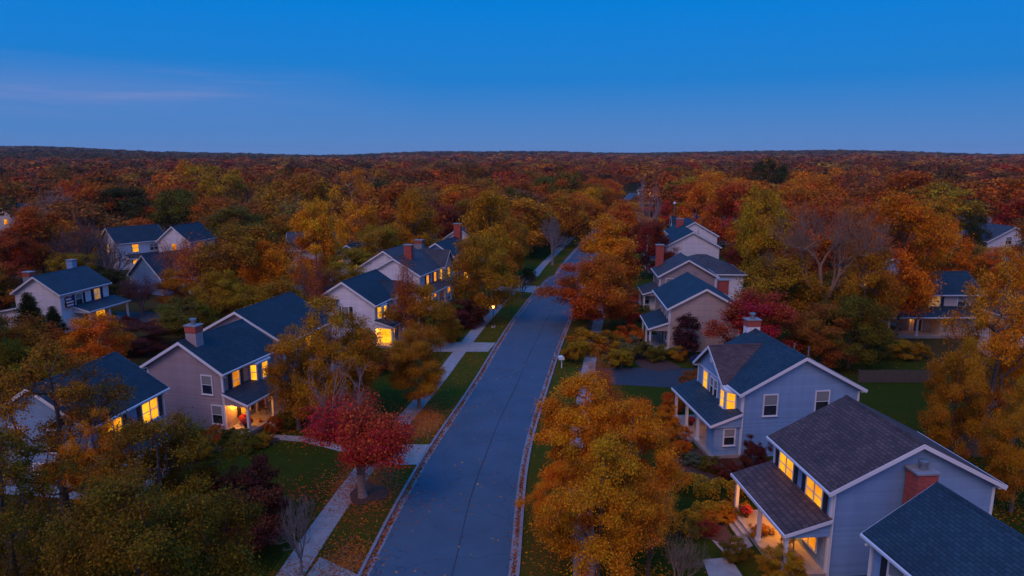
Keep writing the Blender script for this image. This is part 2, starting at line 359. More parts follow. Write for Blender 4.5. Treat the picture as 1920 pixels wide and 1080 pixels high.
# ------------------------------------------------------------------ houses
class House:
    """local frame: x runs from the front wall (0) to the back, y from the near gable to the far one"""
    T = .13
    def __init__(s, label, side, ex, ey, yaw, We, Le, E, Rz, wall, roof, ov=.35, name='house', cat='house', near=True, trim=True, group=None):
        s.mx = 1 if side == 'R' else -1; s.ov = ov
        a = R(-yaw)
        ca, sa = math.cos(a), math.sin(a)
        lx, ly = -ov * s.mx, -ov
        s.root = thing(name, label, cat, (ex - (lx * ca - ly * sa), ey - (lx * sa + ly * ca), 0), a, group)
        s.W, s.L, s.E, s.Rz, s.wall, s.roof = We - 2 * ov, Le - 2 * ov, E, Rz, wall, roof
        s.foot = [(-ov, -ov), (We - ov, -ov), (We - ov, Le - ov), (-ov, Le - ov)]
        s.feet = []; s.add_foot(-ov, We - ov, -ov, Le - ov)
        s.block(0, s.W, 0, s.L, E, Rz, 'y')
        HOUSES.append(s)
    def add_foot(s, x0, x1, y0, y1): s.feet.append((x0, x1, y0, y1))
    def world(s, x, y, z=0):
        r = s.root; a = r.rotation_euler.z; x *= s.mx
        return Vector((r.location.x + x * math.cos(a) - y * math.sin(a), r.location.y + x * math.sin(a) + y * math.cos(a), z))
    def mb(s): return MB(s.mx)
    def part(s, mb, name, mat, parent=None): return mb.build(name, M[mat] if isinstance(mat, str) else mat, parent or s.root)
    def block(s, x0, x1, y0, y1, E, Rz, axis, wall=None, roof=None, z0=0, ov=None, ends=(1, 1), apex=.5):
        """a gabled block: walls, roof slabs, rake boards, eave gutters"""
        ov = s.ov if ov is None else ov; t = s.T
        if axis == 'y': A0, A1, B0, B1 = x0, x1, y0, y1; P = lambda a, b, z: (a, b, z)
        else: A0, A1, B0, B1 = y0, y1, x0, x1; P = lambda a, b, z: (b, a, z)
        am = A0 + (A1 - A0) * apex
        k0 = (Rz - E) / (am - A0 + ov); k1 = (Rz - E) / (A1 + ov - am)
        def pr(mb, prof, b0, b1):
            k = len(prof); n = mb.pts([P(a, b0, z) for a, z in prof] + [P(a, b1, z) for a, z in prof])
            mb.f.append(tuple(n + i for i in range(k))); mb.f.append(tuple(n + k + i for i in reversed(range(k))))
            for i in range(k): mb.f.append((n + i, n + (i + 1) % k, n + k + (i + 1) % k, n + k + i))
        w = s.mb()
        pr(w, [(A0, z0), (A1, z0), (A1, E + k1 * ov - t - .01), (am, Rz - t - .01), (A0, E + k0 * ov - t - .01)], B0, B1)
        s.part(w, 'wall', wall or s.wall)
        r = s.mb()
        e0 = B0 - (ov if ends[0] else -.05); e1 = B1 + (ov if ends[1] else -.05)
        pr(r, [(A0 - ov, E), (am, Rz), (am, Rz - t), (A0 - ov, E - t)], e0, e1)
        pr(r, [(A1 + ov, E), (am + .001, Rz), (am + .001, Rz - t), (A1 + ov, E - t)], e0, e1)
        c = .14
        pr(r, [(am - c, Rz - c * k0 + .035), (am, Rz + .04), (am + c, Rz - c * k1 + .035), (am, Rz - .03)], e0 + .01, e1 - .01)
        ro = s.part(r, 'roof', roof or s.roof)
        for bb in ((e0 - .035, e0 + .03) if ends[0] else None, (e1 - .03, e1 + .035) if ends[1] else None):
            if bb is None: continue
            tr = s.mb()
            pr(tr, [(A0 - ov - .02, E - .03), (am, Rz - .03), (am, Rz - .29), (A0 - ov - .02, E - .29)], *bb)
            pr(tr, [(A1 + ov + .02, E - .03), (am + .001, Rz - .03), (am + .001, Rz - .29), (A1 + ov + .02, E - .29)], *bb)
            s.part(tr, 'rake_board', 'white')
        for aa in ((A0 - ov - .11, A0 - ov + .0), (A1 + ov, A1 + ov + .11)):
            g = s.mb(); pr(g, [(aa[0], E - .04), (aa[1], E - .04), (aa[1], E - .19), (aa[0], E - .16)], e0, e1)
            s.part(g, 'gutter', 'white')
        # boxed soffit under the eaves
        g = s.mb(); pr(g, [(A0 - ov + .01, E - t - .02), (A0 + .02, E - t - .02), (A0 + .02, E - .24), (A0 - ov + .01, E - .24)], e0 + .04, e1 - .04)
        s.part(g, 'soffit', 'white'); g = s.mb(); pr(g, [(A1 - .02, E - t - .02), (A1 + ov - .01, E - t - .02), (A1 + ov - .01, E - .24), (A1 - .02, E - .24)], e0 + .04, e1 - .04)
        s.part(g, 'soffit', 'white')
        for a in (A0, A1):
            for b in (B0, B1):
                sa, sb = (-1 if a == A0 else 1), (-1 if b == B0 else 1)
                h = E - .24
                a_, b_ = sorted((a + sa * .03, a - sa * .13)), sorted((b + sb * .03, b - sb * .13))
                cb = s.mb()
                if axis == 'y': cb.box(a_[0], a_[1], b_[0], b_[1], z0, h)
                else: cb.box(b_[0], b_[1], a_[0], a_[1], z0, h)
                s.part(cb, 'corner_board', 'white')
        return ro
    def hip_block(s, x0, x1, y0, y1, E, Rz, wall, roof):
        w = s.mb(); w.box(x0, x1, y0, y1, 0, E - .2); s.part(w, 'wall', wall)
        o = .4; xm = (x0 + x1) / 2; a0, a1, b0, b1 = x0 - o, x1 + o, y0 - o, y1 + o; rl = .8
        ym = (b0 + b1) / 2; r = s.mb()
        n = r.pts([(a0, b0, E), (a1, b0, E), (a1, b1, E), (a0, b1, E), (xm - rl, ym, Rz), (xm + rl, ym, Rz), (a0, b0, E - .13), (a1, b0, E - .13), (a1, b1, E - .13), (a0, b1, E - .13)])
        r.f += [tuple(n + i for i in q) for q in ((0, 1, 5, 4), (1, 2, 5), (2, 3, 4, 5), (3, 0, 4), (0, 6, 7, 1), (1, 7, 8, 2), (2, 8, 9, 3), (3, 9, 6, 0), (6, 9, 8, 7))]
        s.part(r, 'roof', roof)
        for q in ((a0, a1, b0 - .1, b0), (a0, a1, b1, b1 + .1), (a0 - .1, a0, b0 - .1, b1 + .1), (a1, a1 + .1, b0 - .1, b1 + .1)):
            g = s.mb(); g.box(*q, E - .2, E - .03); s.part(g, 'gutter', 'white')
    # a plane on the walls: point p0, tangent t, outward normal n (2-D, local)
    def plane(s, side, off=0.0):
        if side == 'f': return (off, 0.0), (0, 1), (-1, 0)
        if side == 'n': return (0.0, off), (1, 0), (0, -1)
        if side == 'k': return (0.0, s.L + off), (1, 0), (0, 1)
        if side == 'r': return (s.W + off, 0.0), (0, 1), (1, 0)
        return side
    @staticmethod
    def ob(mb, pl, a0, a1, d0, d1, z0, z1):
        p, t, n = pl
        q = lambda a, d, z: (p[0] + t[0] * a + n[0] * d, p[1] + t[1] * a + n[1] * d, z)
        mb.hexa([q(a0, d0, z0), q(a1, d0, z0), q(a1, d1, z0), q(a0, d1, z0), q(a0, d0, z1), q(a1, d0, z1), q(a1, d1, z1), q(a0, d1, z1)])
    def win(s, side, u, z, w, h, lit=None, shutters=False, double=False, off=0.0, grid=False):
        pl = s.plane(side, off); c = .1
        fr = s.mb(); a0, a1 = u - w / 2, u + w / 2
        s.ob(fr, pl, a0 - c, a0, -.01, .06, z - c, z + h + c); s.ob(fr, pl, a1, a1 + c, -.01, .06, z - c, z + h + c)
        s.ob(fr, pl, a0, a1, -.01, .06, z + h, z + h + c); s.ob(fr, pl, a0 - c - .03, a1 + c + .03, -.012, .1, z - c - .02, z - c + .04); s.ob(fr, pl, a0, a1, -.01, .06, z - c + .04, z)
        s.ob(fr, pl, a0, a1, -.01, .045, z + h * .49, z + h * .49 + .06)
        if double: s.ob(fr, pl, u - .05, u + .05, -.01, .055, z, z + h)
        if grid:
            k = 4 if double else 2
            for i in range(1, k):
                if double and i == 2: continue
                s.ob(fr, pl, a0 + w * i / k - .012, a0 + w * i / k + .012, -.01, .035, z, z + h)
            for zz in (.25, .75): s.ob(fr, pl, a0, a1, -.01, .035, z + h * zz - .012, z + h * zz + .012)
        f = s.part(fr, 'window', 'white')
        pn = s.mb(); s.ob(pn, pl, a0, a1, -.01, .02, z, z + h)
        s.part(pn, 'pane', lit or 'glass', f)
        if lit is None:      # a drawn blind behind the upper sash
            bl = s.mb(); s.ob(bl, pl, a0 + .02, a1 - .02, -.01, .024, z + h * .55, z + h); s.part(bl, 'blind', 'blind', f)
        if shutters:
            for q in (a0 - c - .02 - .42, a1 + c + .02):
                sh = s.mb(); s.ob(sh, pl, q, q + .42, -.01, .05, z - .08, z + h + .06)
                for k in range(2): s.ob(sh, pl, q + .05, q + .37, .05, .065, z + .02 + k * h * .52, z + h * .44 + k * h * .52)
                s.part(sh, 'shutter', 'shutter_dark')
    def door(s, side, u, mat='door_red', w=1.0, h=2.1, z=.3, off=0.0, lit=None):
        pl = s.plane(side, off); d = s.mb()
        s.ob(d, pl, u - w / 2, u + w / 2, -.01, .05, z, z + h)
        for i in (-1, 1):
            for zz in (.2, 1.15): s.ob(d, pl, u + i * w * .23 - .15, u + i * w * .23 + .15, .05, .07, z + zz, z + zz + .75)
        dd = s.part(d, 'door', mat)
        k = s.mb(); s.ob(k, pl, u + w * .36, u + w * .43, .05, .12, z + 1.0, z + 1.07); s.part(k, 'handle', 'metal', dd)
        fr = s.mb()
        s.ob(fr, pl, u - w / 2 - .13, u - w / 2, -.01, .07, z, z + h + .13); s.ob(fr, pl, u + w / 2, u + w / 2 + .13, -.01, .07, z, z + h + .13); s.ob(fr, pl, u - w / 2, u + w / 2, -.01, .07, z + h, z + h + .13)
        s.part(fr, 'door_frame', 'white', dd)
    def lantern(s, side, u, z=2.2, watts=40, off=0.0, light=True):
        pl = s.plane(side, off); p, t, n = pl
        b = s.mb(); s.ob(b, pl, u - .06, u + .06, -.01, .04, z - .1, z + .14); s.ob(b, pl, u - .02, u + .02, .04, .13, z + .14, z + .18); s.ob(b, pl, u - .08, u + .08, .06, .22, z + .18, z + .21)
        o = s.part(b, 'wall_lantern', 'black')
        g = s.mb(); s.ob(g, pl, u - .06, u + .06, .08, .2, z - .06, z + .18); s.part(g, 'lantern_glass', 'lamp_glow', o)
        if light: s.bulb(p[0] + t[0] * u + n[0] * .42, p[1] + t[1] * u + n[1] * .42, z, watts)
    def bulb(s, x, y, z, watts):
        l = bpy.data.lights.new('porch_light', 'POINT'); l.energy = watts; l.color = (1, .34, .03); l.shadow_soft_size = .1
        o = bpy.data.objects.new('porch_light', l); COL.objects.link(o); o.parent = s.root; o.location = (x * s.mx, y, z)
    def porch(s, y0, y1, D, zt, ze, cols, roof=None, floor=True, beam=True, front=0.0, steps=None, rail=False):
        t = .11; r = s.mb(); fx = front
        k = (zt - ze) / D; ee = -D - .25; zz = ze - k * .25
        r.prism([(fx + .0, zt), (fx + .0, zt - t), (fx + ee, zz - t), (fx + ee, zz)], 'y', y0 - .25, y1 + .25)
        s.part(r, 'porch_roof', roof or s.roof)
        tr = s.mb()
        tr.prism([(fx, zt - .03), (fx, zt - .24), (fx + ee, zz - .24), (fx + ee, zz - .03)], 'y', y0 - .285, y0 - .22)
        tr.prism([(fx, zt - .03), (fx, zt - .24), (fx + ee, zz - .24), (fx + ee, zz - .03)], 'y', y1 + .22, y1 + .285)
        tr.box(fx + ee - .09, fx + ee, y0 - .285, y1 + .285, zz - .2, zz - .035)
        s.part(tr, 'porch_trim', 'white')
        if beam:
            b = s.mb(); b.box(fx - D - .08, fx - D + .14, y0 - .1, y1 + .1, ze - .42, ze - t - .03)
            for yy in (y0 - .1, y1 - .04): b.prism([(fx - D + .14, ze - .42), (fx, ze - .42), (fx, zt - t - .02), (fx - D + .14, ze + k * -.1 - t + .02)], 'y', yy, yy + .14)
            s.part(b, 'porch_beam', s.wall)
        if floor:
            f = s.mb(); f.box(fx - D - .15, fx - .001, y0 - .1, y1 + .1, 0, .3)
            if steps is not None:
                f.box(fx - D - .5, fx - D - .151, steps - .9, steps + .9, 0, .2); f.box(fx - D - .85, fx - D - .501, steps - .9, steps + .9, 0, .1)
            s.part(f, 'porch_floor', 'concrete_plain')
        for y in cols:
            c = s.mb(); x = fx - D + .03
            c.box(x - .1, x + .1, y - .1, y + .1, .3, ze - .42); c.box(x - .15, x + .15, y - .15, y + .15, .3, .48); c.box(x - .14, x + .14, y - .14, y + .14, ze - .56, ze - .43)
            s.part(c, 'porch_column', 'white')
        if rail:
            q = s.mb(); x = fx - D + .03
            q.box(x - .03, x + .03, y0, y1, 1.1, 1.17); q.box(x - .03, x + .03, y0, y1, .42, .48)
            n = int((y1 - y0) / .16)
            for i in range(n): q.box(x - .018, x + .018, y0 + (i + .5) * (y1 - y0) / n - .018, y0 + (i + .5) * (y1 - y0) / n + .018, .48, 1.1)
            s.part(q, 'porch_railing', 'white')
    def bay(s, y0, y1, proj, z0, z1, ch=.55, mats=None):
        b = s.mb(); b.prism([(.001, y0), (-proj, y0 + ch), (-proj, y1 - ch), (.001, y1)], 'z', z0, z1)
        o = s.part(b, 'bay_wall', s.wall)
        for zz in ((z0 - .1, z0 + .02), (z1 - .14, z1 + .02)):
            t = s.mb(); t.prism([(.001, y0 - .05), (-proj - .05, y0 + ch - .03), (-proj - .05, y1 - ch + .03), (.001, y1 + .05)], 'z', *zz)
            s.part(t, 'bay_trim', 'white')
        d = math.hypot(proj, ch)
        near = ((0, y0), (-proj / d, ch / d), (-ch / d, -proj / d)); far = ((-proj, y1 - ch), (proj / d, ch / d), (-ch / d, proj / d)); front = ((-proj, y0 + ch), (0, 1), (-1, 0))
        return near, front, far, d
    def chimney(s, x, y, w, d, z0, z1, mat='brick', crown=None, flue=True):
        c = s.mb(); zc = z1 - (.55 if crown else 0)
        c.box(x, x + w, y, y + d, z0, zc); o = s.part(c, 'chimney', mat)
        if crown: q = s.mb(); q.box(x - .03, x + w + .03, y - .03, y + d + .03, zc, z1); s.part(q, 'chimney_crown', crown, o)
        q = s.mb(); q.box(x - .09, x + w + .09, y - .09, y + d + .09, z1, z1 + .1); s.part(q, 'chimney_cap', 'stone', o)
        if flue:
            q = s.mb(); q.lathe(x + w / 2, y + d / 2, [(.19, z1 + .1), (.19, z1 + .42), (.27, z1 + .44), (.27, z1 + .6), (.06, z1 + .64)]); s.part(q, 'flue', 'metal', o)
    def pipe(s, x, y, z0, z1, r=.06):
        q = s.mb(); q.cyl(x, y, z0, z1, r, k=8); q.cyl(x, y, z0, z0 + .08, r * 2.2, r * 1.2, k=8); s.part(q, 'vent_pipe', 'metal')
    def downspout(s, x, y, z1, z0=.15):
        q = s.mb(); q.box(x - .04, x + .04, y - .05, y + .05, z0, z1); q.box(x - .35, x + .04, y - .05, y + .05, z1, z1 + .08); s.part(q, 'downspout', 'white')
    def shed_wing(s, x0, x1, y0, y1, zhi, zlo, wall=None, roof=None):
        """lean-to on the back: high at x0, low at x1"""
        w = s.mb(); w.prism([(x0, 0), (x1, 0), (x1, zlo - .16), (x0, zhi - .16)], 'y', y0, y1); s.part(w, 'wing_wall', wall or s.wall)
        r = s.mb(); k = (zhi - zlo) / (x1 - x0)
        r.prism([(x0, zhi), (x1 + .3, zlo - k * .3), (x1 + .3, zlo - k * .3 - .12), (x0, zhi - .12)], 'y', y0 - .3, y1 + .3); s.part(r, 'wing_roof', roof or s.roof)
        t = s.mb(); t.prism([(x0, zhi - .03), (x1 + .3, zlo - k * .3 - .03), (x1 + .3, zlo - k * .3 - .24), (x0, zhi - .24)], 'y', y0 - .335, y0 - .27)
        t.box(x1 + .3, x1 + .38, y0 - .33, y1 + .3, zlo - k * .3 - .2, zlo - k * .3 - .03); s.part(t, 'wing_trim', 'white')
        s.add_foot(x0, x1, y0, y1)
M['blind'] = mat_plain('window_blind', (.23, .235, .23), .8, .08, 2)
HOUSES = []

# ---- N: big pale blue house at the right front
h = House('pale blue house with brown shingle roof and red brick chimney in the right foreground', 'R', 17.0, 33.7, -4.5, 10.0, 7.5, 5.3, 7.9, 'siding_blue', 'shingle_brown')
h.win('f', 1.75, 3.42, 1.7, 1.45, 'lit', True, True,); h.win('f', 5.1, 3.42, 1.7, 1.45, 'lit', True, True,)
h.porch(0, 6.8, 2.35, 3.65, 2.95, (.12, 3.35, 6.68), steps=5.2)
h.win('f', 1.9, .95, 1.6, 1.5, 'lit_warm', False, True); h.door('f', 4.5, 'door_red'); h.win('f', 6.0, .95, .7, 1.5, None)
h.lantern('f', 3.75, 2.1, 230); h.lantern('f', 5.25, 2.1, 170)
h.chimney(3.9, -1.15, 1.15, .95, 0, 6.5, 'brick')
h.downspout(.1, -.1, 4.9); h.win('r', 2, 3.4, 1, 1.4); h.win('r', 5, 3.4, 1, 1.4)
N_HOUSE = h
# ---- O: wing of the neighbouring house at the bottom right corner
h = House('house with blue grey shingle roof in the bottom right corner of the picture', 'R', 18.1, 22.2, -8, 7.4, 8.1, 5.0, 7.4, 'siding_blue', 'shingle_blue')
h.win('f', 5.1, 3.1, 2.0, 1.4, None, True, True); h.win('f', 1.6, 3.1, 2.0, 1.4, None, True, True)
h.win('f', 5.1, .9, 2.0, 1.4, None, False, True); h.door('f', 2.6, 'door_brown'); h.downspout(-.1, h.L - .1, 4.6); O_HOUSE = h
# ---- P: second right house with cross gable, bay and deep porch
h = House('pale blue house with steep cross gable, lit bay window and white columned porch', 'R', 17.2, 48.9, -6, 10.1, 9.0, 5.3, 8.05, 'siding_blue', 'shingle_blue')
h.block(-.45, h.W * .5 - .3, 2.3, 7.9, 5.25, 7.6, 'x', roof='shingle_brown', z0=3.0, ends=(1, 0))
nr, ft, fa, d = h.bay(.75, 3.0, .75, 3.25, 5.05, .65)
h.win(nr, d / 2 + .02, 3.55, .62, 1.3, 'lit'); h.win(ft, .47, 3.55, .6, 1.3, 'lit'); h.win(fa, d / 2, 3.55, .55, 1.3)
h.win('f', 3.95, 3.5, .6, 1.4, None, off=-.45); h.win('f', 4.75, 3.5, .6, 1.4, None, off=-.45); h.win('f', 6.1, 3.5, .85, 1.5, 'lit', off=-.45)
g = h.mb(); n_ = 16; g.prism([(5.1 + .26 * math.cos(6.2832 * i / n_), 6.35 + .26 * math.sin(6.2832 * i / n_)) for i in range(n_)], 'x', -.5, -.445); h.part(g, 'gable_vent', 'white')
h.win('n', 2.25, 3.4, 1.0, 1.6); h.win('n', 6.4, 3.55, 1.0, 1.6)
h.porch(0, 8.2, 2.25, 3.75, 2.95, (2.9, 5.4, 8.0), steps=4.2)
w_ = h.mb(); w_.prism([(-2.05, .05), (-2.05, 1.5), (-1.5, 2.2), (0, 2.2), (0, .05)], 'z', .3, 2.9); h.part(w_, 'entry_wall', 'siding_blue')
h.win('n', -.85, 1.1, .8, 1.25, None, off=.05)
hd = h.mb(); h.ob(hd, h.plane('n', .05), -1.5, -.2, -.01, .08, 2.5, 2.66); h.part(hd, 'window_head', 'white')
h.door('f', 3.6, 'door_brown'); h.win('f', 5.6, .95, 1.4, 1.4, 'lit_warm', False, True); h.lantern('f', 4.45, 2.1, 33)
h.chimney(4.0, 8.3, 1.15, .8, 4, 8.75, 'siding_white', 'brick'); h.pipe(6.0, 3.9, 7.1, 7.9); h.pipe(7.6, 4.5, 6.2, 7.4)
h.downspout(.05, -.1, 4.9); P_HOUSE = h
# ---- Q, R: tan houses
h = House('tan gabled house behind a dark blue driveway with plain windowless end wall', 'R', 18.2, 78.0, 3, 8.9, 11.5, 5.3, 7.75, 'siding_tan', 'shingle_blue')
h.porch(0, 6.5, 2.2, 3.7, 2.95, (.1, 3.2, 6.3)); h.win('f', 2.2, 3.4, 1.1, 1.5, None, False); h.win('f', 6, 3.4, 1.1, 1.5, None, False); h.win('f', 1.7, .95, 1.0, 1.5); h.door('f', 3.6, 'door_brown'); h.win('f', 5.3, .95, 1.2, 1.5)
h.pipe(4.6, 8.5, 7.3, 8.2); h.downspout(-.1, -.08, 4.9); h.chimney(7.9, 9.5, 1.3, .9, 3, 6.9, 'brick', flue=False); Q_HOUSE = h
h = House('beige house with tall brick front chimney and wide grey roof behind', 'R', 21.4, 98.6, 4, 8.8, 7.5, 5.5, 8.0, 'siding_beige', 'shingle_grey')
h.hip_block(2.5, 14.0, 7.3, 16.5, 4.7, 7.1, 'siding_white', 'shingle_grey'); h.add_foot(2, 14, 7, 17)
h.win('n', 1.7, 3.3, 1.5, 1.75, None); h.porch(0, 5.5, 2.2, 3.6, 2.9, (.1, 5.3)); h.door('n', -.6, 'white', off=1.2, z=.3, w=.9); h.win('n', -1.6, 1.0, .6, 1.3, None, off=1.2)
w_ = h.mb(); w_.box(-2.1, 0, 1.2, 3.5, .3, 2.85); h.part(w_, 'entry_wall', 'siding_beige')
h.chimney(.2, 6.2, 1.15, .9, 0, 9.2, 'brick', flue=False); h.downspout(-.1, -.08, 5.0); R_HOUSE = h
# ---- S, T, U: white gables further along the right side
h = House('white gabled house with small columned side porch beyond the beige houses', 'R', 29.6, 132.0, 4, 11.0, 10.0, 5.4, 8.4, 'siding_white', 'shingle_dark')
h.win('f', 1.2, 3.4, 1, 1.5, None, True); h.win('f', 6, 3.4, 1, 1.5); h.pipe(9.3, -.15, 1.0, 2.4, .1); h.pipe(7.2, 5.2, 7.2, 8.2)
h.porch(0, 8, 3.0, 3.4, 2.9, (.1, 2.0, 3.9, 5.8, 7.9), rail=True); h.chimney(.4, -.9, 1.3, .9, 0, 4.3, 'brick', flue=False)
h = House('white gabled house with dark roof, farthest of the two plain white gables', 'R', 35.0, 151.0, 6, 10.7, 11, 5.4, 8.5, 'siding_white', 'shingle_dark')
h.win('f', 1.5, 3.4, 1, 1.5, None); h.win('f', 6, 3.4, 1, 1.5); h.win('n', 8.3, 1.4, 1.0, 1.3); h.chimney(1.6, 4.0, 1.6, 1.0, 5, 8.6, 'brick', flue=False)
h = House('grey roofed house with brick chimney half hidden by red trees on the right', 'R', 46.0, 176.0, 6, 13.0, 12, 5.6, 9.6, 'siding_cream', 'shingle_grey')
h.chimney(2.0, 5.0, 1.8, 1.2, 5, 11.6, 'brick', flue=False); h.win('n', 3, 3.3, 1.2, 1.5); h.win('n', 7, 3.3, 1.2, 1.5)
h.block(-4.5, .2, 1.0, 6.5, 4.6, 7.2, 'x', 'siding_white', 'shingle_dark', ends=(1, 0))
# ---- V: house with corner porch behind the orange tree on the right
h = House('cream house with dark corner porch and dormer window behind the big orange tree', 'R', 53.2, 86.0, -90, 8.0, 9.5, 5.2, 7.6, 'siding_cream', 'shingle_dark')
h.root.rotation_euler.z = R(90); h.root.location = (61.0, 87.0, 0)
h.porch(-1.2, 13.2, 2.6, 3.6, 2.9, (13.0, 9.4)); h.win('f', 6.4, 3.6, 2.3, 1.3, 'lit_dim', True, True,); h.win('f', 2.4, 3.6, 1.0, 1.3)
w_ = h.mb(); w_.box(-2.3, 0, -.5, 6.2, .0, 2.8); h.part(w_, 'garage_wall', 'siding_cream'); h.add_foot(-3, 0, -1, 10)
h.door('f', 7.8, 'door_brown'); h.lantern('f', 9.0, 2.0, 15)
h = House('white house with broad gable end showing through the orange tree crown', 'R', 55.0, 72.0, 2, 10.5, 7.0, 5.3, 8.3, 'siding_white', 'shingle_dark')
h.win('n', 3, 3.3, 1, 1.5); h.win('n', 6.8, 3.3, 1, 1.5); h.win('n', 5, .9, 1.4, 1.5, None, False, True)
h = House('pale grey house with tall gable among bare trees near the right edge', 'R', 146.0, 226.0, -8, 15.0, 13, 5.6, 9.4, 'siding_white', 'shingle_grey')
h.win('n', 4, 5.6, 1.4, 1.7); h.win('n', 8, 5.6, 1.4, 1.7); h.win('n', 4, 2.6, 1.4, 1.7); h.win('n', 9.5, 2.6, 2, 1.7, None, False, True); h.chimney(9, 4, 1.6, 1.2, 6, 11.5, 'siding_white', flue=False)
h = House('white gable of a house cut by the right edge above the orange tree', 'R', 97.0, 138.5, -4, 11.5, 10, 5.6, 8.6, 'siding_white', 'shingle_grey')
h.win('n', 4.5, 5.0, 1.2, 1.4); h.win('n', 2.3, 2.2, 1.2, 1.5)
h = House('house with one glowing window hidden deep in the right hand trees', 'R', 53.0, 103.0, 5, 10, 9, 5.2, 7.6, 'siding_blue', 'shingle_dark')
h.win('n', 1.5, 3.3, 1.3, 1.5, 'lit'); h.win('n', 4.5, 3.3, 1.1, 1.5)

# ---- A: white house at the left foreground
h = House('white house with dark roof at the lower left behind sparse foreground trees', 'L', -27.8, 42.2, 8, 8.3, 8.4, 5.3, 8.0, 'siding_blue', 'shingle_dark')
h.win('f', 6.1, 3.35, 1.7, 1.5, 'lit', True, True,); h.win('f', 2.2, 3.35, 1.7, 1.5, 'lit', True, True); h.porch(.2, 4.5, 2.2, 3.5, 2.9, (.3, 2.3, 4.3)); h.win('f', 1.4, .9, 1.0, 1.5, 'lit_warm'); h.door('f', 3.2); h.win('f', 6.2, .9, 1.6, 1.5, 'lit_warm', False, True)
h.win('n', 2.5, 3.4, 1, 1.5); h.win('n', 5.4, 3.4, 1, 1.5); h.win('n', 3.9, .9, 1, 1.5); h.downspout(-.1, h.L - .1, 4.9); h.lantern('f', 2.4, 2.1, 37); A_HOUSE = h
# ---- B: mauve beige house with the lit porch
h = House('mauve beige house with white chimney and glowing porch beside the red maple', 'L', -23.8, 53.7, 16, 8.3, 8.3, 5.3, 7.75, 'siding_beige', 'shingle_dark')
h.win('n', 1.55, 3.3, .95, 1.55); h.win('n', .75, .75, .95, 1.55)
h.win('f', 1.65, 3.3, .85, 1.6, 'lit_warm', True)
nr, ft, fa, d = h.bay(3.4, 6.2, .6, 3.3, 5.0, .5); h.win(nr, d / 2, 3.5, .45, 1.35, 'lit'); h.win(ft, .9, 3.5, .75, 1.35, 'lit')
h.porch(0, 7.5, 2.2, 3.6, 2.9, (.12, 3.5, 7.38), steps=3.2)
h.win('f', 2.6, .9, 1.1, 1.55, 'lit_warm', True); h.door('f', 4.7, 'door_red'); h.win('f', 6.4, .9, 1, 1.5); h.lantern('f', 1.2, 2.15, 240); h.lantern('f', 5.5, 2.1, 12)
h.chimney(2.7, .5, 1.05, .85, 5, 8.85, 'siding_beige', 'brick'); h.downspout(-.1, -.08, 4.9); h.downspout(-.1, h.L + .1, 4.9)
h.shed_wing(h.W, h.W + 4.2, 1.5, 7, 4.4, 3.0, roof='shingle_blue'); B_HOUSE = h
# ---- C
h = House('long blue roofed house with wide beige gable rising behind the porch house', 'L', -21.7, 63.0, 14, 10.6, 10.0, 5.3, 8.15, 'siding_beige', 'shingle_dark')
h.win('f', 1.5, 3.3, 1, 1.5, None, True); h.win('f', 4.3, 3.3, 1, 1.5, 'lit_warm'); h.win('f', 1.6, .9, 1.2, 1.5, 'lit_warm'); h.porch(2.6, 8.8, 2.0, 3.5, 2.9, (2.8, 5.5, 8.6)); h.door('f', 4.2); h.lantern('f', 5.1, 2.1, 27)
h.shed_wing(h.W, h.W + 3.5, 2.5, 6.5, 4.8, 3.9, roof='shingle_grey'); h.downspout(-.1, -.08, 4.9); C_HOUSE = h
# ---- E (with wing D)
h = House('white house with blue roof, lit corner windows and bright front doorway on the left', 'L', -16.3, 79.7, 15, 8.8, 9.4, 5.3, 8.0, 'siding_white', 'shingle_dark')
h.block(4.6, 13.0, -.3, 4.6, 5.4, 6.7, 'x', 'siding_white', 'shingle_grey', ends=(0, 1)); h.add_foot(4, 13.5, -.5, 5)
h.block(-.5, h.W * .45, 4.6, 8.4, 5.25, 7.1, 'x', z0=3.0, ends=(1, 0))
nr, ft, fa, d = h.bay(.5, 2.9, .55, 3.2, 5.0, .5); h.win(nr, d / 2, 3.5, .5, 1.35, 'lit'); h.win(ft, .7, 3.5, .7, 1.35, 'lit')
h.win('f', 3.6, 3.4, .8, 1.5); h.win('f', 5.4, 3.4, .8, 1.5, None, off=-.5); h.win('f', 7.0, 3.4, .8, 1.5, None, off=-.5)
h.win('n', 3.9, 3.3, .9, 1.5, None, True); h.win('n', 2.0, .9, 1, 1.4, 'lit_warm')
h.porch(0, 8.4, 2.2, 3.4, 2.85, (.1, 2.2, 5.6, 8.3), steps=1.2); h.door('n', -.9, 'lit', off=1.3, w=1.5, h=2.3)
w_ = h.mb(); w_.box(-1.9, 0, 1.3, 3.6, .3, 2.8); h.part(w_, 'entry_wall', 'siding_cream'); h.bulb(-1.0, .5, 2.2, 180); h.win('f', 5.5, .9, 1.2, 1.5, 'lit_warm'); h.lantern('f', 7.2, 2.1, 30); E_HOUSE = h
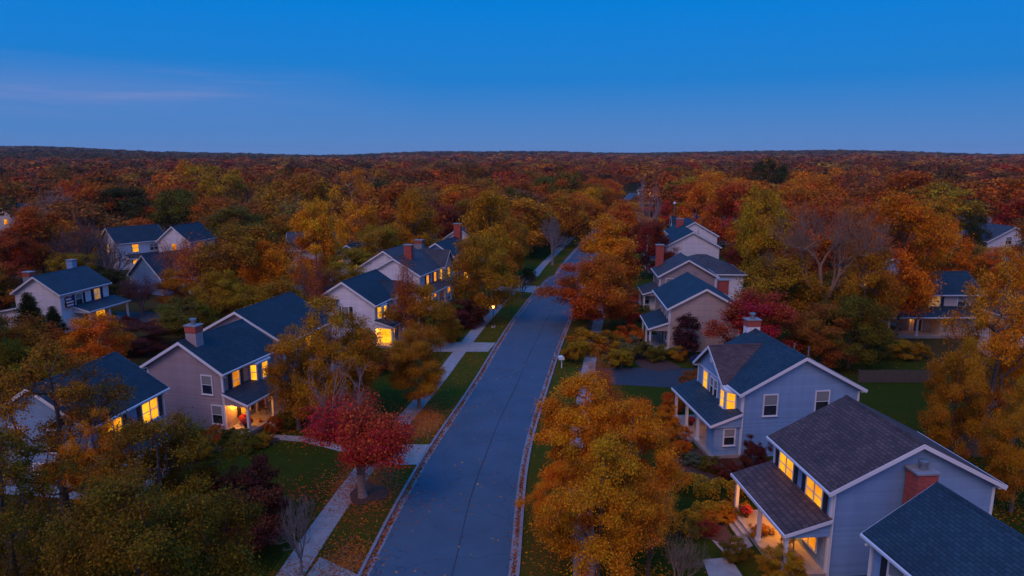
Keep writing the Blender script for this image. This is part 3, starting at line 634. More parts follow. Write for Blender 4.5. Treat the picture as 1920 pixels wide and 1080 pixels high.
# ---- F
h = House('white gabled house with mauve roof, brick chimney and lit dormer on the left', 'L', -13.6, 100.0, 16, 8.9, 13.5, 5.3, 7.8, 'siding_white', 'shingle_grey')
h.block(2.5, 12.5, 3.6, 12.4, 5.0, 8.3, 'y', roof='shingle_grey'); h.add_foot(2, 13, 3, 13)
h.block(-.6, h.W * .5, 8.4, 12.4, 5.3, 7.8, 'x', z0=0, ends=(1, 0), roof='shingle_grey'); h.chimney(2.6, 3.0, 1.2, .9, 4, 9.3, 'brick', flue=False)
h.win('f', 3.0, 3.3, .9, 1.5, 'lit_warm', True); h.win('f', 6.0, 3.3, .9, 1.5, 'lit_warm', True); h.win('n', .0, 3.3, .55, 1.6, 'lit', off=8.4); h.win('f', 10.4, 3.3, 1.0, 1.6, 'lit', off=-.6)
h.porch(0, 7.9, 2.0, 3.4, 2.85, (.1, 2.7, 5.3, 7.8)); h.win('f', 2, .9, 1.2, 1.5, 'lit_warm'); h.win('f', 5.8, .9, 1.0, 1.5, 'lit_warm'); h.door('f', 4.1); h.win('f', 10.4, .8, 1.3, 1.6, 'lit_warm', off=-.6); h.lantern('f', 3.2, 2.1, 33); F_HOUSE = h
# ---- G, G2
h = House('deep blue house with dark roof and brick end chimney on the left of the street', 'L', -9.2, 116.5, 16, 8.6, 11.0, 5.3, 8.0, 'siding_deep', 'shingle_dark')
h.win('f', 2.5, 3.3, 1, 1.5, None, True); h.win('f', 6, 3.3, 1, 1.5, 'lit_warm', True); h.win('f', 8.8, 3.3, 1, 1.5, 'lit_warm'); h.win('f', 4, .8, 2.0, 1.6, 'lit', False, True,); h.win('f', 8, .8, 1.6, 1.6, 'lit_warm', False, True); h.lantern('f', 5.6, 2.1, 45)
h.chimney(3.0, 9.6, 1.3, 1.0, 5, 10.3, 'brick', flue=False); h.chimney(6.7, .2, 1.5, 1.1, 5, 8.2, 'stone', 'brick', flue=False)
h = House('white gable end peeping above the deep blue roof on the left', 'L', -6.6, 137.5, 16, 9.0, 10, 5.4, 8.4, 'siding_white', 'shingle_dark')
h.win('f', 2, 3.3, 1, 1.5, 'lit_warm'); h.win('f', 6, 3.3, 1, 1.5)
# ---- houses out in the trees on the left
h = House('white house with blue roof, red flag and porch at the far left', 'L', -58.2, 86.0, 10, 7.4, 9.0, 5.3, 7.6, 'siding_white', 'shingle_blue')
h.win('f', 3.0, 3.35, 1.1, 1.4, None, True); h.win('f', 6.2, 3.35, 1.0, 1.5, 'lit_dim', True); h.win('f', 1.0, 3.35, .8, 1.4, None)
h.porch(2.0, 9.0, 2.3, 3.4, 2.8, (2.1, 5.5, 8.9)); h.win('f', 6.4, .8, 1.6, 1.5, 'lit'); h.door('f', 4); h.chimney(5.0, .9, 1.1, .8, 5, 7.8, 'stone', 'brick', flue=False); h.chimney(4.1, 7.0, .95, .8, 5, 8.5, 'siding_blue', flue=False)
h.shed_wing(h.W, h.W + 4, .5, 5.5, 3.3, 2.5); h.downspout(-.1, -.08, 4.9); H_HOUSE = h
h = House('white house with dark roof and warm windows beyond the bare trees on the left', 'L', -79.5, 136.0, 38, 8.2, 10.5, 5.4, 8.4, 'siding_white', 'shingle_dark')
h.win('n', 4.2, 3.4, 1.1, 1.5, 'lit'); h.win('f', 3.5, 3.4, 1.2, 1.5, 'lit'); h.win('f', 7.2, 3.4, 1.6, 1.3, None, False, True); h.porch(1.5, 9, 2.0, 3.0, 2.5, (1.6, 5, 8.9), rail=True); h.win('f', 3.4, .8, 1.2, 1.4, 'lit'); h.door('f', 6)
h = House('pale blue garage block with sloping dark roof below the white house', 'L', -57.8, 110.5, 28, 9.0, 9.0, 2.9, 6.6, 'siding_blue', 'shingle_dark', name='garage', cat='garage')
h.block(-3.0, 2.0, 3.2, 6.2, 2.9, 4.3, 'x', 'siding_white', 'shingle_dark', ends=(1, 0))
h = House('white gabled house with one amber window between orange trees on the left', 'L', -66.0, 139.0, 12, 8.0, 9, 5.4, 8.6, 'siding_white', 'shingle_dark')
h.win('n', 3.6, 3.3, 1.1, 1.6, 'lit_warm'); h.win('f', 3, 3.3, 1.2, 1.5, 'lit_warm')
h = House('low grey roof of a house showing over the orange trees left of centre', 'L', -43.0, 128.0, 80, 9, 12, 5.2, 8.2, 'siding_cream', 'shingle_grey')
h = House('blue roofed house at the left edge deep in red trees', 'L', -142.0, 195.0, 10, 10, 12, 5.4, 8.8, 'siding_white', 'shingle_blue')
h.win('n', 3, 3.3, 1.2, 1.5, 'lit_warm')
h = House('house hidden behind yellow trees with two warm window lights on the left', 'L', -25.0, 117.0, 16, 8.0, 8, 5.2, 7.6, 'siding_cream', 'shingle_dark')
h.win('n', 2.0, 3.4, 1.0, 1.5, 'lit'); h.win('n', 5.2, 3.6, .8, 1.2, 'lit_warm')
# ---- far along the street
for lb, x, y, yaw, We, Le, E_, R_, wl, rf in (
    ('small white house with steep gable far along the street', 60, 330, 10, 10, 12, 6, 10.5, 'siding_white', 'shingle_grey'),
    ('pale far house with long roof at the end of the street', 76, 372, 10, 12, 14, 6, 10, 'siding_cream', 'shingle_grey'),
):
    h = House(lb, 'R', x, y, yaw, We, Le, E_, R_, wl, rf); h.win('n', 2.5, 3.5, 1.5, 1.8, None); h.win('n', 6, 3.5, 1.5, 1.8, 'lit_warm'); h.win('n', 2.5, .8, 1.5, 1.8, None); h.win('n', 6.5, .8, 1.5, 1.8, None)
# ------------------------------------------------------------------ terrain, street
def hills(x, y):
    d = math.hypot(x, y)
    if d < 600: return 0.0
    a = math.atan2(x, y)
    ridge = 15 + 5 * math.sin(a * 5.3 + .6) + 3.5 * math.sin(a * 13 + 2) + 2 * math.sin(a * 29)
    ridge += 24 * math.exp(-((a + .64) / .19) ** 2) + 7 * math.exp(-((a - .42) / .16) ** 2) + 6 * math.exp(-((a + .08) / .09) ** 2)
    t = min(1, max(0, (d - 600) / 2900)); t = t * t * (3 - 2 * t)
    und = 1.6 * math.sin(x * .006 + 1) * math.sin(y * .005) * min(1, (d - 600) / 500)
    return ridge * t + und
v, f = [], []
rings = [0, 60, 130, 220, 340, 500, 600, 720, 860, 1050, 1300, 1600, 2000, 2400, 2800, 3200, 3600, 4200, 5200]
NA = 72
v.append((0, 0, 0))
for r in rings[1:]:
    for i in range(NA):
        x, y = r * math.sin(2 * math.pi * i / NA), r * math.cos(2 * math.pi * i / NA)
        v.append((x, y, hills(x, y) if r < 5000 else hills(x * 4200 / r, y * 4200 / r) * .5))
for i in range(NA): f.append((0, 1 + (i + 1) % NA, 1 + i))
for j in range(len(rings) - 2):
    for i in range(NA):
        a, b = 1 + j * NA + i, 1 + j * NA + (i + 1) % NA; f.append((a, b, b + NA, a + NA))
me = bpy.data.meshes.new('ground'); me.from_pydata(v, [], f); me.materials.append(M['floor'])
g = bpy.data.objects.new('ground', me); COL.objects.link(g); struct(g)

def edge(pts, far):
    w_ = sorted([(at(px, py).y, at(px, py).x) for px, py in pts] + far)
    ys, xs = np.array([a for a, b in w_]), np.array([b for a, b in w_])
    return ys, xs
LE = edge([(680, 1080), (715, 1000), (760, 920), (800, 850), (855, 770), (895, 710), (930, 650), (960, 603), (1003, 548), (1056, 494)], [(5, -10.6), (20, -9.9), (172, 16.6), (230, 29.5), (300, 45), (420, 72)])
RE = edge([(969, 1080), (974, 990), (982, 890), (997, 815), (1037, 690), (1050, 650), (1073, 594)], [(5, -1.5), (20, -1.0), (113, 11.4), (145, 18.2), (172, 24.0), (230, 37.0), (300, 52.5), (420, 79.5)])
YS = np.concatenate([np.arange(6, 130, 1.5), np.arange(130, 420, 6)])
def smooth(e):
    x = np.interp(YS, e[0], e[1]); k = np.array([1, 2, 3, 2, 1]) / 9
    xp = np.concatenate([[2 * x[0] - x[2], 2 * x[0] - x[1]], x, [2 * x[-1] - x[-2], 2 * x[-1] - x[-3]]])
    for _ in range(3):
        xp[2:-2] = np.convolve(xp, k, 'valid')
    return xp[2:-2]
XL, XR = smooth(LE), smooth(RE)
def xl(y): return float(np.interp(y, YS, XL))
def xr(y): return float(np.interp(y, YS, XR))
def ribbon(name, fa, fb, z, mat, y0=6, y1=420, zt=None):
    ys = [y for y in YS if y0 <= y <= y1]; b = MB()
    if zt is None:
        n = b.pts([p for y in ys for p in ((fa(y), y, z), (fb(y), y, z))])
        for i in range(len(ys) - 1): b.f.append((n + 2 * i, n + 2 * i + 1, n + 2 * i + 3, n + 2 * i + 2))
    else:
        n = b.pts([p for y in ys for p in ((fa(y), y, z), (fb(y), y, z), (fb(y), y, zt), (fa(y), y, zt))])
        for i in range(len(ys) - 1):
            for q in range(4): b.f.append((n + 4 * i + q, n + 4 * i + (q + 1) % 4, n + 4 * i + 4 + (q + 1) % 4, n + 4 * i + 4 + q))
        b.f += [(n, n + 1, n + 2, n + 3), tuple(n + 4 * (len(ys) - 1) + q for q in (3, 2, 1, 0))]
    return struct(b.build(name, M[mat]))
ribbon('lawn', lambda y: xl(y) - 16 - .02 * y, lambda y: xl(y) - 5.2, .004, 'grass', 20, 175)
ribbon('verge', lambda y: xl(y) - 5.2, lambda y: xl(y) - .2, .004, 'verge', 10, 260)
ribbon('verge', lambda y: xr(y) + .2, lambda y: xr(y) + 5.4, .004, 'verge', 10, 260)
ribbon('lawn', lambda y: xr(y) + 5.4, lambda y: xr(y) + 42, .004, 'grass', 20, 190)
ribbon('road', xl, xr, .008, 'asphalt')
ribbon('gutter_strip', lambda y: xl(y) - .02, lambda y: xl(y) + .42, .012, 'kerb'); ribbon('gutter_strip', lambda y: xr(y) - .42, lambda y: xr(y) + .02, .012, 'kerb')
ribbon('kerb', lambda y: xl(y) - .2, lambda y: xl(y) - .02, .002, 'kerb', zt=.13); ribbon('kerb', lambda y: xr(y) + .02, lambda y: xr(y) + .2, .002, 'kerb', zt=.13)
ribbon('sidewalk', lambda y: xl(y) - 4.75, lambda y: xl(y) - 3.2, .006, 'concrete', 6, 240, zt=.03)
ribbon('sidewalk', lambda y: xr(y) + 3.2, lambda y: xr(y) + 4.65, .006, 'concrete', 6, 240, zt=.03)
def slab(name, pts, z, mat, t=.02):
    b = MB(); b.prism([(p[0], p[1]) for p in pts], 'z', z, z + t); return struct(b.build(name, M[mat]))
def px_slab(name, pxs, z, mat, t=.02): return slab(name, [at(px, py) for px, py in pxs], z, mat, t)
ribbon('road_seam', lambda y: xl(y) * .42 + xr(y) * .58 - .035 + .05 * math.sin(y * .4), lambda y: xl(y) * .42 + xr(y) * .58 + .035 + .05 * math.sin(y * .4 + .3), .012, 'asphalt_dark')
px_slab('driveway', [(690, 872), (782, 872), (812, 834), (727, 834)], .033, 'concrete_plain', .004)
px_slab('driveway', [(800, 660), (915, 660), (930, 643), (816, 641)], .033, 'concrete_plain', .004)
px_slab('driveway', [(925, 544), (1000, 549), (1012, 537), (945, 533)], .033, 'concrete_plain', .004)
px_slab('driveway', [(600, 1045), (678, 1082), (640, 1130), (560, 1100)], .033, 'concrete_plain', .004)
px_slab('front_path', [(508, 815), (578, 819), (650, 838), (650, 850), (570, 829), (500, 823)], .014, 'concrete_plain', .012)
px_slab('driveway', [(1168, 722), (1290, 729), (1330, 692), (1190, 690)], .014, 'asphalt_dark', .012)
px_slab('driveway', [(1085, 716), (1168, 723), (1190, 690), (1085, 690)], .016, 'asphalt_dark', .012)
px_slab('driveway', [(220, 585), (300, 585), (335, 605), (215, 607)], .014, 'asphalt_dark', .012)
px_slab('driveway', [(1150, 563), (1215, 560), (1222, 566), (1140, 570)], .014, 'asphalt_dark', .012)
px_slab('front_path', [(1332, 1010), (1398, 1003), (1412, 1024), (1362, 1043)], .014, 'concrete_plain', .012)
px_slab('front_path', [(1318, 1050), (1368, 1045), (1392, 1080), (1375, 1110), (1338, 1110)], .014, 'concrete_plain', .012)
# planting beds
def bed(cx, cy, rx, ry, rot=0, z=.009):
    n = 22; b = MB(); pts = []
    for i in range(n):
        a = 2 * math.pi * i / n; r = 1 + .16 * math.sin(3 * a + cx) + .1 * math.sin(5 * a + cy)
        x, y = rx * r * math.cos(a), ry * r * math.sin(a); c_, s_ = math.cos(rot), math.sin(rot)
        pts.append((cx + x * c_ - y * s_, cy + x * s_ + y * c_))
    b.prism(pts, 'z', z, z + .04); return struct(b.build('planting_bed', M['mulch']))
for px, py, rx, ry in ((690, 925, 1.3, 1.5), (455, 830, 2.6, 1.6), (1322, 985, 1.6, 1.9), (1330, 870, 3.6, 2.6), (1225, 680, 2.0, 3.5), (1130, 650, 2.5, 4.5), (870, 603, 2.0, 2.5)):
    p = at(px, py); bed(p.x, p.y, rx, ry, .3)

# ------------------------------------------------------------------ street furniture
def street_lamp(x, y, H, label, light, first=None):
    if first is not None:
        r = copy_tree(first); r.location = (x, y, 0); r.scale = (H / 3.1,) * 3; r['label'] = label
    else:
        r = thing('street_lamp', label, 'street lamp', (x, y, 0), 0, 'street lamps along the street')
        b = MB(); b.box(-.28, .28, -.28, .28, 0, .22); b.build('base', M['concrete_plain'], r, .02)
        p = MB(); p.lathe(0, 0, [(.11, .22), (.11, .4), (.07, .5), (.05, .6), (.045, 2.5), (.08, 2.55), (.05, 2.62), (.12, 2.7)]); p.build('post', M['black'], r)
        gl = MB(); gl.lathe(0, 0, [(.10, 2.7), (.17, 3.02)], 8); gl.build('lantern_glass', M['lamp_glow'], r)
        c = MB(); c.lathe(0, 0, [(.22, 3.02), (.2, 3.06), (.07, 3.2), (.03, 3.24), (.03, 3.32)], 8); c.build('lantern_cap', M['black'], r)
    if light:
        l = bpy.data.lights.new('lamp_light', 'POINT'); l.energy = light; l.color = (1, .5, .13); l.shadow_soft_size = .16
        o = bpy.data.objects.new('lamp_light', l); COL.objects.link(o); o.location = (x, y, H * .93 + .0)
    return r
LAMPS = []
p = at(925, 614); l0 = street_lamp(p.x, p.y, 3.15, 'black street lamp on the verge with a lit amber lantern, nearest of the lamps', 110)
def lamp_px(px, py, z): q = at(px, py, z); return q.x, q.y
for px, py, z, lb in ((965, 433, 5.0, 'lit street lamp glowing among yellow trees left of the street'), (1094, 428, 4.6, 'small lit lamp at the dark far bend of the street'),
                      (706, 411, 6, 'distant lit lamp between bare yellow trees behind the left houses'), (1178, 402, 5, 'far lamp glowing beside the bare pinkish tree')):
    x, y = lamp_px(px, py, z); street_lamp(x, y, z, lb, 0, l0)
x, y = lamp_px(1265, 380, 9.5)
r = thing('light_pole', 'tall pale light pole standing above the white gables on the right', 'light pole', (x, y, 0))
b = MB(); b.lathe(0, 0, [(.16, 0), (.1, 9)], 8); b.build('post', M['metal'], r)
b = MB(); b.lathe(0, 0, [(.15, 9), (.42, 9.15), (.42, 9.6), (.1, 9.75)], 10); b.build('lamp_head', M['white'], r)

def mailbox(px, py, label):
    p = at(px, py); r = thing('mailbox', label, 'mailbox', (p.x, p.y, 0), R(10), 'kerbside mailboxes')
    b = MB(); b.box(-.05, .05, -.05, .05, 0, 1.0); b.box(-.05, .3, -.03, .03, .9, .96); b.build('post', M['white'], r)
    q = MB(); q.prism([(-.34 + .0, 1.0), (.24, 1.0), (.24, 1.22), (.2, 1.3), (.1, 1.36), (-.2, 1.36), (-.3, 1.3), (-.34, 1.22)], 'y', -.3, .3); o = q.build('box', M['white'], r)
    d = MB(); d.box(.245, .27, -.02, .02, 1.1, 1.3); d.build('flag', M['flag_red'], o)
mailbox(1053, 690, 'white mailbox on a post at the right kerb of the street')
p = at(1066, 671); r = thing('utility_box', 'low flat grey utility box on the right verge behind the mailbox', 'utility box', (p.x, p.y, 0), R(8))
b = MB(); b.box(-.45, .45, -.3, .3, 0, .42); b.build('body', M['metal'], r, .03); b = MB(); b.box(-.48, .48, -.33, .33, .42, .48); b.build('lid', M['white'], r, .02)
# fences
def fence(pa, pb, H, label):
    a, b_ = pa, pb; d = (b_ - a); L = d.length
    r = thing('wooden_fence', label, 'fence', (a.x, a.y, 0), math.atan2(d.y, d.x), 'wooden back garden fences')
    q = MB(); n = int(L / .16)
    for i in range(n):
        hh = H + random.uniform(-.03, .03); x = i * .16
        q.prism([(x, .05), (x + .14, .05), (x + .14, hh), (x + .07, hh + .07), (x, hh)], 'y', -.012, .012)
    q.build('board_panel', M['wood'], r)
    q = MB()
    for z in (.35, H - .3): q.box(0, L, .015, .06, z, z + .09)
    q.build('rail', M['wood'], r)
    for i in range(int(L / 2.4) + 1):
        q = MB(); q.box(i * 2.4 - .05, i * 2.4 + .05, .062, .16, 0, H + .1); q.build('post', M['wood'], r)
a = at(1610, 718); b_ = at(1745, 718); fence(a, b_, 1.35, 'weathered board fence behind the lawn below the cream porch house')
a = at(1733, 850); b_ = at(1900, 862); fence(a, b_, 1.9, 'tall dark board fence at the foot of the large orange tree')
# storage boxes behind N
for px, py, sx, sy, sz, lb in ((1672, 812, 2.6, 1.5, 1.5, 'larger dark blue garden storage box behind the brown roof'), (1632, 783, 1.5, 1.2, 1.1, 'smaller dark blue garden storage box behind the brown roof ridge')):
    p = at(px, py, sz); r = thing('storage_box', lb, 'storage box', (p.x, p.y + .8, 0), R(-6), 'garden storage boxes')
    b = MB(); b.box(-sx / 2, sx / 2, -sy / 2, sy / 2, 0, sz); b.build('body', M['siding_deep'], r, .03)
    b = MB(); b.prism([(-sy / 2 - .08, sz), (sy / 2 + .08, sz), (sy / 2 + .05, sz + .12), (0, sz + .2), (-sy / 2 - .05, sz + .12)], 'x', -sx / 2 - .08, sx / 2 + .08); b.build('lid', M['shingle_blue'], r)
    b = MB(); b.box(-.08, .08, -sy / 2 - .03, -sy / 2 - .001, sz - .3, sz - .2); b.build('latch', M['metal'], r)
# tarpaulin-covered stack by the far beige house
p = at(1385, 541, 1.5); r = thing('covered_boat', 'bright blue tarpaulin over a small boat beside the grey roofed house', 'boat', (p.x, p.y, 0), R(20))
b = MB(); n = 10; prof = []
for i in range(n):
    t_ = i / (n - 1); wv = .95 * math.sin(math.pi * min(1, t_ * .75 + .25)); prof.append((-2.4 + 4.8 * t_, max(.12, wv)))
vv = b.pts([q for x, wv in prof for q in ((x, -wv, .7), (x, -wv * .95, 1.1), (x, 0, 1.65 + .1 * math.sin(x * 3)), (x, wv * .95, 1.1), (x, wv, .7))])
for i in range(n - 1):
    for k in range(4): b.f.append((vv + i * 5 + k, vv + i * 5 + k + 1, vv + (i + 1) * 5 + k + 1, vv + (i + 1) * 5 + k))
b.f += [tuple(vv + k for k in range(5)), tuple(vv + (n - 1) * 5 + k for k in (4, 3, 2, 1, 0))]; b.build('cover', M['tarp'], r)
b = MB(); b.prism([(-2.3, .72), (2.3, .72), (2.0, .25), (-2.0, .2)], 'y', -.7, .7); b.build('hull', M['white'], r)
b = MB(); b.box(-1.3, -1.1, -.9, .9, 0, .3); b.box(.9, 1.1, -.9, .9, 0, .3); b.build('trailer_frame', M['metal'], r)
# parked car in the driveway between P and Q
p = at(1318, 697); r = thing('parked_car', 'dark blue car parked in the driveway behind the cross gabled house', 'car', (p.x + .6, p.y + .6, 0), R(-78))
b = MB(); b.prism([(-2.2, .35), (2.15, .35), (2.25, .62), (2.1, .88), (1.05, .98), (.35, 1.42), (-1.1, 1.45), (-1.75, 1.02), (-2.2, .95), (-2.28, .6)], 'y', -.86, .86); b.build('body', M['car_paint'], r, .06)
b = MB(); b.prism([(.98, 1.0), (.33, 1.39), (-1.08, 1.42), (-1.62, 1.03)], 'y', -.875, .875); b.build('side_window', M['glass'], r)
b = MB(); b.hexa([(1.08, -.72, 1.0), (1.1, -.72, .99), (1.1, .72, .99), (1.08, .72, 1.0), (.40, -.66, 1.40), (.42, -.66, 1.42), (.42, .66, 1.42), (.40, .66, 1.40)]); b.build('windscreen', M['glass'], r)
for x in (-1.35, 1.38):
    for s_ in (-1, 1):
        q = MB(); n = 16; q.prism([(x + .33 * math.cos(6.2832 * i / n), .33 + .33 * math.sin(6.2832 * i / n)) for i in range(n)], 'y', s_ * .68, s_ * .9); wv = q.build('wheel', M['tyre'], r)
        q = MB(); q.prism([(x + .19 * math.cos(6.2832 * i / n), .33 + .19 * math.sin(6.2832 * i / n)) for i in range(n)], 'y', s_ * .9, s_ * .915); q.build('rim', M['metal'], wv)
for s_ in (-1, 1):
    q = MB(); q.box(2.2, 2.27, s_ * .62 - .16, s_ * .62 + .16, .62, .76); q.build('headlight', M['white'], r)
    q = MB(); q.box(-2.3, -2.2, s_ * .66 - .13, s_ * .66 + .13, .7, .86); q.build('tail_light', M['flag_red'], r)
# porch things
def on_porch(h, x, y, z=.3): return h.world(x, y, z)
def pumpkin(loc, rr, label):
    r = thing('pumpkin', label, 'pumpkin', loc, 0, 'pumpkins on the porch')
    b = MB(); n = 20; prof = [(.25, .05), (.8, .1), (1, .45), (.85, .85), (.3, .98), (.12, .9)]
    vv = b.pts([(rr * q * (1 + .07 * math.cos(a * 8)) * math.cos(a), rr * q * (1 + .07 * math.cos(a * 8)) * math.sin(a), rr * 1.5 * z) for q, z in prof for a in [6.2832 * i / n for i in range(n)]])
    for j in range(len(prof) - 1):
        for i in range(n): b.f.append((vv + j * n + i, vv + j * n + (i + 1) % n, vv + (j + 1) * n + (i + 1) % n, vv + (j + 1) * n + i))
    b.f.append(tuple(vv + i for i in reversed(range(n)))); b.build('body', M['pumpkin'], r)
    b = MB(); b.cyl(0, 0, rr * 1.33, rr * 1.85, rr * .14, rr * .09, 7); b.build('stem', M['wood'], r)
def flower_pot(loc, label, mat='flower_red', s_=1.0):
    r = thing('flower_pot', label, 'flower pot', loc, random.random() * 3, 'flower pots on the porches'); r.scale = (s_,) * 3
    b = MB(); b.lathe(0, 0, [(.16, 0), (.24, .3), (.27, .3), (.27, .36), (.2, .36)]); b.build('pot', M['mulch'], r)
    b = MB(); rr = random.Random(5)
    for _ in range(260):
        a, c_ = rr.uniform(0, 6.28), rr.uniform(-.2, 1); q = .36 * (1 - .25 * rr.random()); x, y, z = q * math.sqrt(1 - c_ * c_) * math.cos(a), q * math.sqrt(1 - c_ * c_) * math.sin(a), .45 + q * c_ * .8
        d = .05; tx, ty = rr.uniform(-d, d), rr.uniform(-d, d)
        b.sheet([(x - d, y + ty, z + tx), (x, y - d, z - ty), (x + d, y - ty, z - tx), (x, y + d, z + ty)])
    b.build('bloom', M[mat], r)
def chair(loc, rz, label):
    r = thing('porch_chair', label, 'chair', loc, rz, 'chairs on the porches')
    b = MB(); b.box(-.3, .3, -.28, .28, .4, .46); b.build('seat', M['wood'], r, .01)
    b = MB()
    for i in range(5): b.hexa([(-.28 + i * .115, .26, .46), (-.19 + i * .115, .26, .46), (-.19 + i * .115, .29, .46), (-.28 + i * .115, .29, .46), (-.28 + i * .115, .42, 1.1), (-.19 + i * .115, .42, 1.1), (-.19 + i * .115, .45, 1.1), (-.28 + i * .115, .45, 1.1)])
    b.build('backrest', M['wood'], r)
    for x in (-.29, .25):
        for y in (-.28, .24): q = MB(); q.box(x, x + .05, y, y + .05, 0, .4); q.build('leg', M['wood'], r)
    for x in (-.36, .29): q = MB(); q.box(x, x + .08, -.3, .34, .62, .66); q.box(x + .02, x + .06, -.28, -.23, .46, .62); q.build('armrest', M['wood'], r)
flower_pot(on_porch(B_HOUSE, -1.5, .75), 'pot of red mums on the mauve house porch beside the corner column', s_=1.35)
flower_pot(on_porch(B_HOUSE, -.6, 1.5), 'pot of red mums against the glowing wall of the mauve house porch', s_=1.1)
flower_pot(on_porch(N_HOUSE, -1.9, 6.1), 'pot of dark red flowers by the far column of the brown roofed house')
flower_pot(on_porch(P_HOUSE, -1.6, 6.0), 'pot of red flowers between the columns of the cross gabled house')
chair(on_porch(B_HOUSE, -.9, 4.0), R(90), 'dark wooden chair on the glowing porch of the mauve house')
chair(on_porch(N_HOUSE, -.9, 2.6), R(-90), 'dark wooden chair on the lit porch under the brown roof')
pumpkin(on_porch(B_HOUSE, -1.75, 2.15), .2, 'orange pumpkin on the porch of the mauve house near the steps')
pumpkin(on_porch(N_HOUSE, -1.75, 4.2), .22, 'orange pumpkin beside the steps of the brown roofed house')
# flag hanging at the far left white house
q = on_porch(H_HOUSE, -.55, .95, 0); r = thing('hanging_flag', 'striped red flag hanging beside the window of the far left white house', 'flag', (q.x, q.y, 3.2), H_HOUSE.root.rotation_euler.z)
b = MB(); b.hexa([(-.5, -.02, 1.55), (.0, -.02, 1.6), (.0, .02, 1.6), (-.5, .02, 1.55), (-.5, -.02, 1.6), (.0, -.02, 1.65), (.0, .02, 1.65), (-.5, .02, 1.6)]); b.box(-.6, .04, -.02, .02, 1.6, 1.64); b.build('pole', M['metal'], r)
for i in range(7):
    b = MB(); b.box(-.012, .012, -.55, .55, 1.6 - (i + 1) * .2, 1.6 - i * .2); b.build('stripe', M['flag_red' if i % 2 == 0 else 'white'], r)
b = MB(); b.box(-.02, .02, .25, .55, 1.1, 1.6); b.build('canton', M['flag_blue'], r)
# ------------------------------------------------------------------ trees
def quads_mesh(name, V, var=None, patch=None, tint=None, mat=None):
    """V: (n,4,3) corner array -> one mesh of n loose quads"""
    n = len(V); me = bpy.data.meshes.new(name)
    me.vertices.add(n * 4); me.vertices.foreach_set('co', np.ascontiguousarray(V, dtype=np.float32).ravel())
    me.loops.add(n * 4); me.loops.foreach_set('vertex_index', np.arange(n * 4, dtype=np.int32))
    me.polygons.add(n); me.polygons.foreach_set('loop_start', np.arange(0, n * 4, 4, dtype=np.int32)); me.polygons.foreach_set('loop_total', np.full(n, 4, dtype=np.int32))
    for nm, a in (('var', var), ('patch', patch)):
        if a is not None: me.attributes.new(nm, 'FLOAT', 'FACE').data.foreach_set('value', np.asarray(a, dtype=np.float32))
    if tint is not None:
        me.attributes.new('tint', 'FLOAT_COLOR', 'FACE').data.foreach_set('color', np.concatenate([tint, np.ones((n, 1))], 1).astype(np.float32).ravel())
    me.update(calc_edges=True)
    if mat: me.materials.append(mat)
    return me
def leaf_quads(rs, C, size, out, up=.6, wild=.6):
    n = len(C)
    nr = out * (1.1 - wild) + np.array([0, 0, up]) + rs.normal(0, wild * .85, (n, 3)); nr /= np.linalg.norm(nr, axis=1)[:, None] + 1e-9
    t = np.cross(nr, rs.normal(0, 1, (n, 3))); t /= np.linalg.norm(t, axis=1)[:, None] + 1e-9
    b = np.cross(nr, t); s = (size * rs.uniform(.6, 1.35, n))[:, None]
    dr = nr * s * .18
    return np.stack([C - t * s * .5, C - b * s * .36 - dr, C + t * s * .5, C + b * s * .36 - dr], 1)
PROF = {
 'round': lambda t: np.sqrt(np.clip(1 - (2 * t - .9) ** 2 / 1.21, 0, 1)) ** .9,
 'oval': lambda t: np.clip(np.sin(np.pi * np.clip(t * .9 + .07, 0, 1)) ** .7, 0, 1) * (1.02 - .3 * t),
 'spread': lambda t: np.clip((t * 1.9 + .25), 0, 1) * np.sqrt(np.clip(1.03 - t ** 3.2, 0, 1)),
 'vase': lambda t: np.clip(.28 + .85 * t, 0, 1) * np.sqrt(np.clip(1.04 - t ** 6, 0, 1)),
 'cone': lambda t: np.clip(1.02 - t, 0, 1) ** .8,
}
def crown_points(rs, K, shape, zb, H, Rr, inner=.45):
    ph = rs.uniform(0, 6.28, 6); P = []; tries = 0
    mind = Rr * 1.25 / K ** .42
    while len(P) < K and tries < K * 60:
        tries += 1
        if tries % (K * 12) == 0: mind *= .8
        t = rs.uniform(0, 1); a = rs.uniform(0, 6.283)
        lob = 1 + .18 * math.sin(2 * a + ph[0] + 3 * t) + .19 * math.sin(3 * a + ph[1] - 5 * t) + .11 * math.sin(5 * a + ph[2] + 7 * t)
        rm = Rr * float(PROF[shape](np.array(t))) * lob * .92
        r = rm * (inner + (1 - inner) * rs.uniform(0, 1) ** .55)
        p = np.array([r * math.cos(a), r * math.sin(a), zb + t * (H - zb) * (1 - .04 * (lob - 1))])
        if math.sin(p[0] * 2.6 / Rr * 1.7 + ph[3]) * math.sin(p[1] * 2.6 / Rr * 1.7 + ph[4]) * math.sin(p[2] * 6 / H * 1.4 + ph[5]) > .42: continue
        if P and np.min(np.sum((np.array(P) - p) ** 2, 1)) < mind ** 2: continue
        P.append(p)
    return np.array(P)
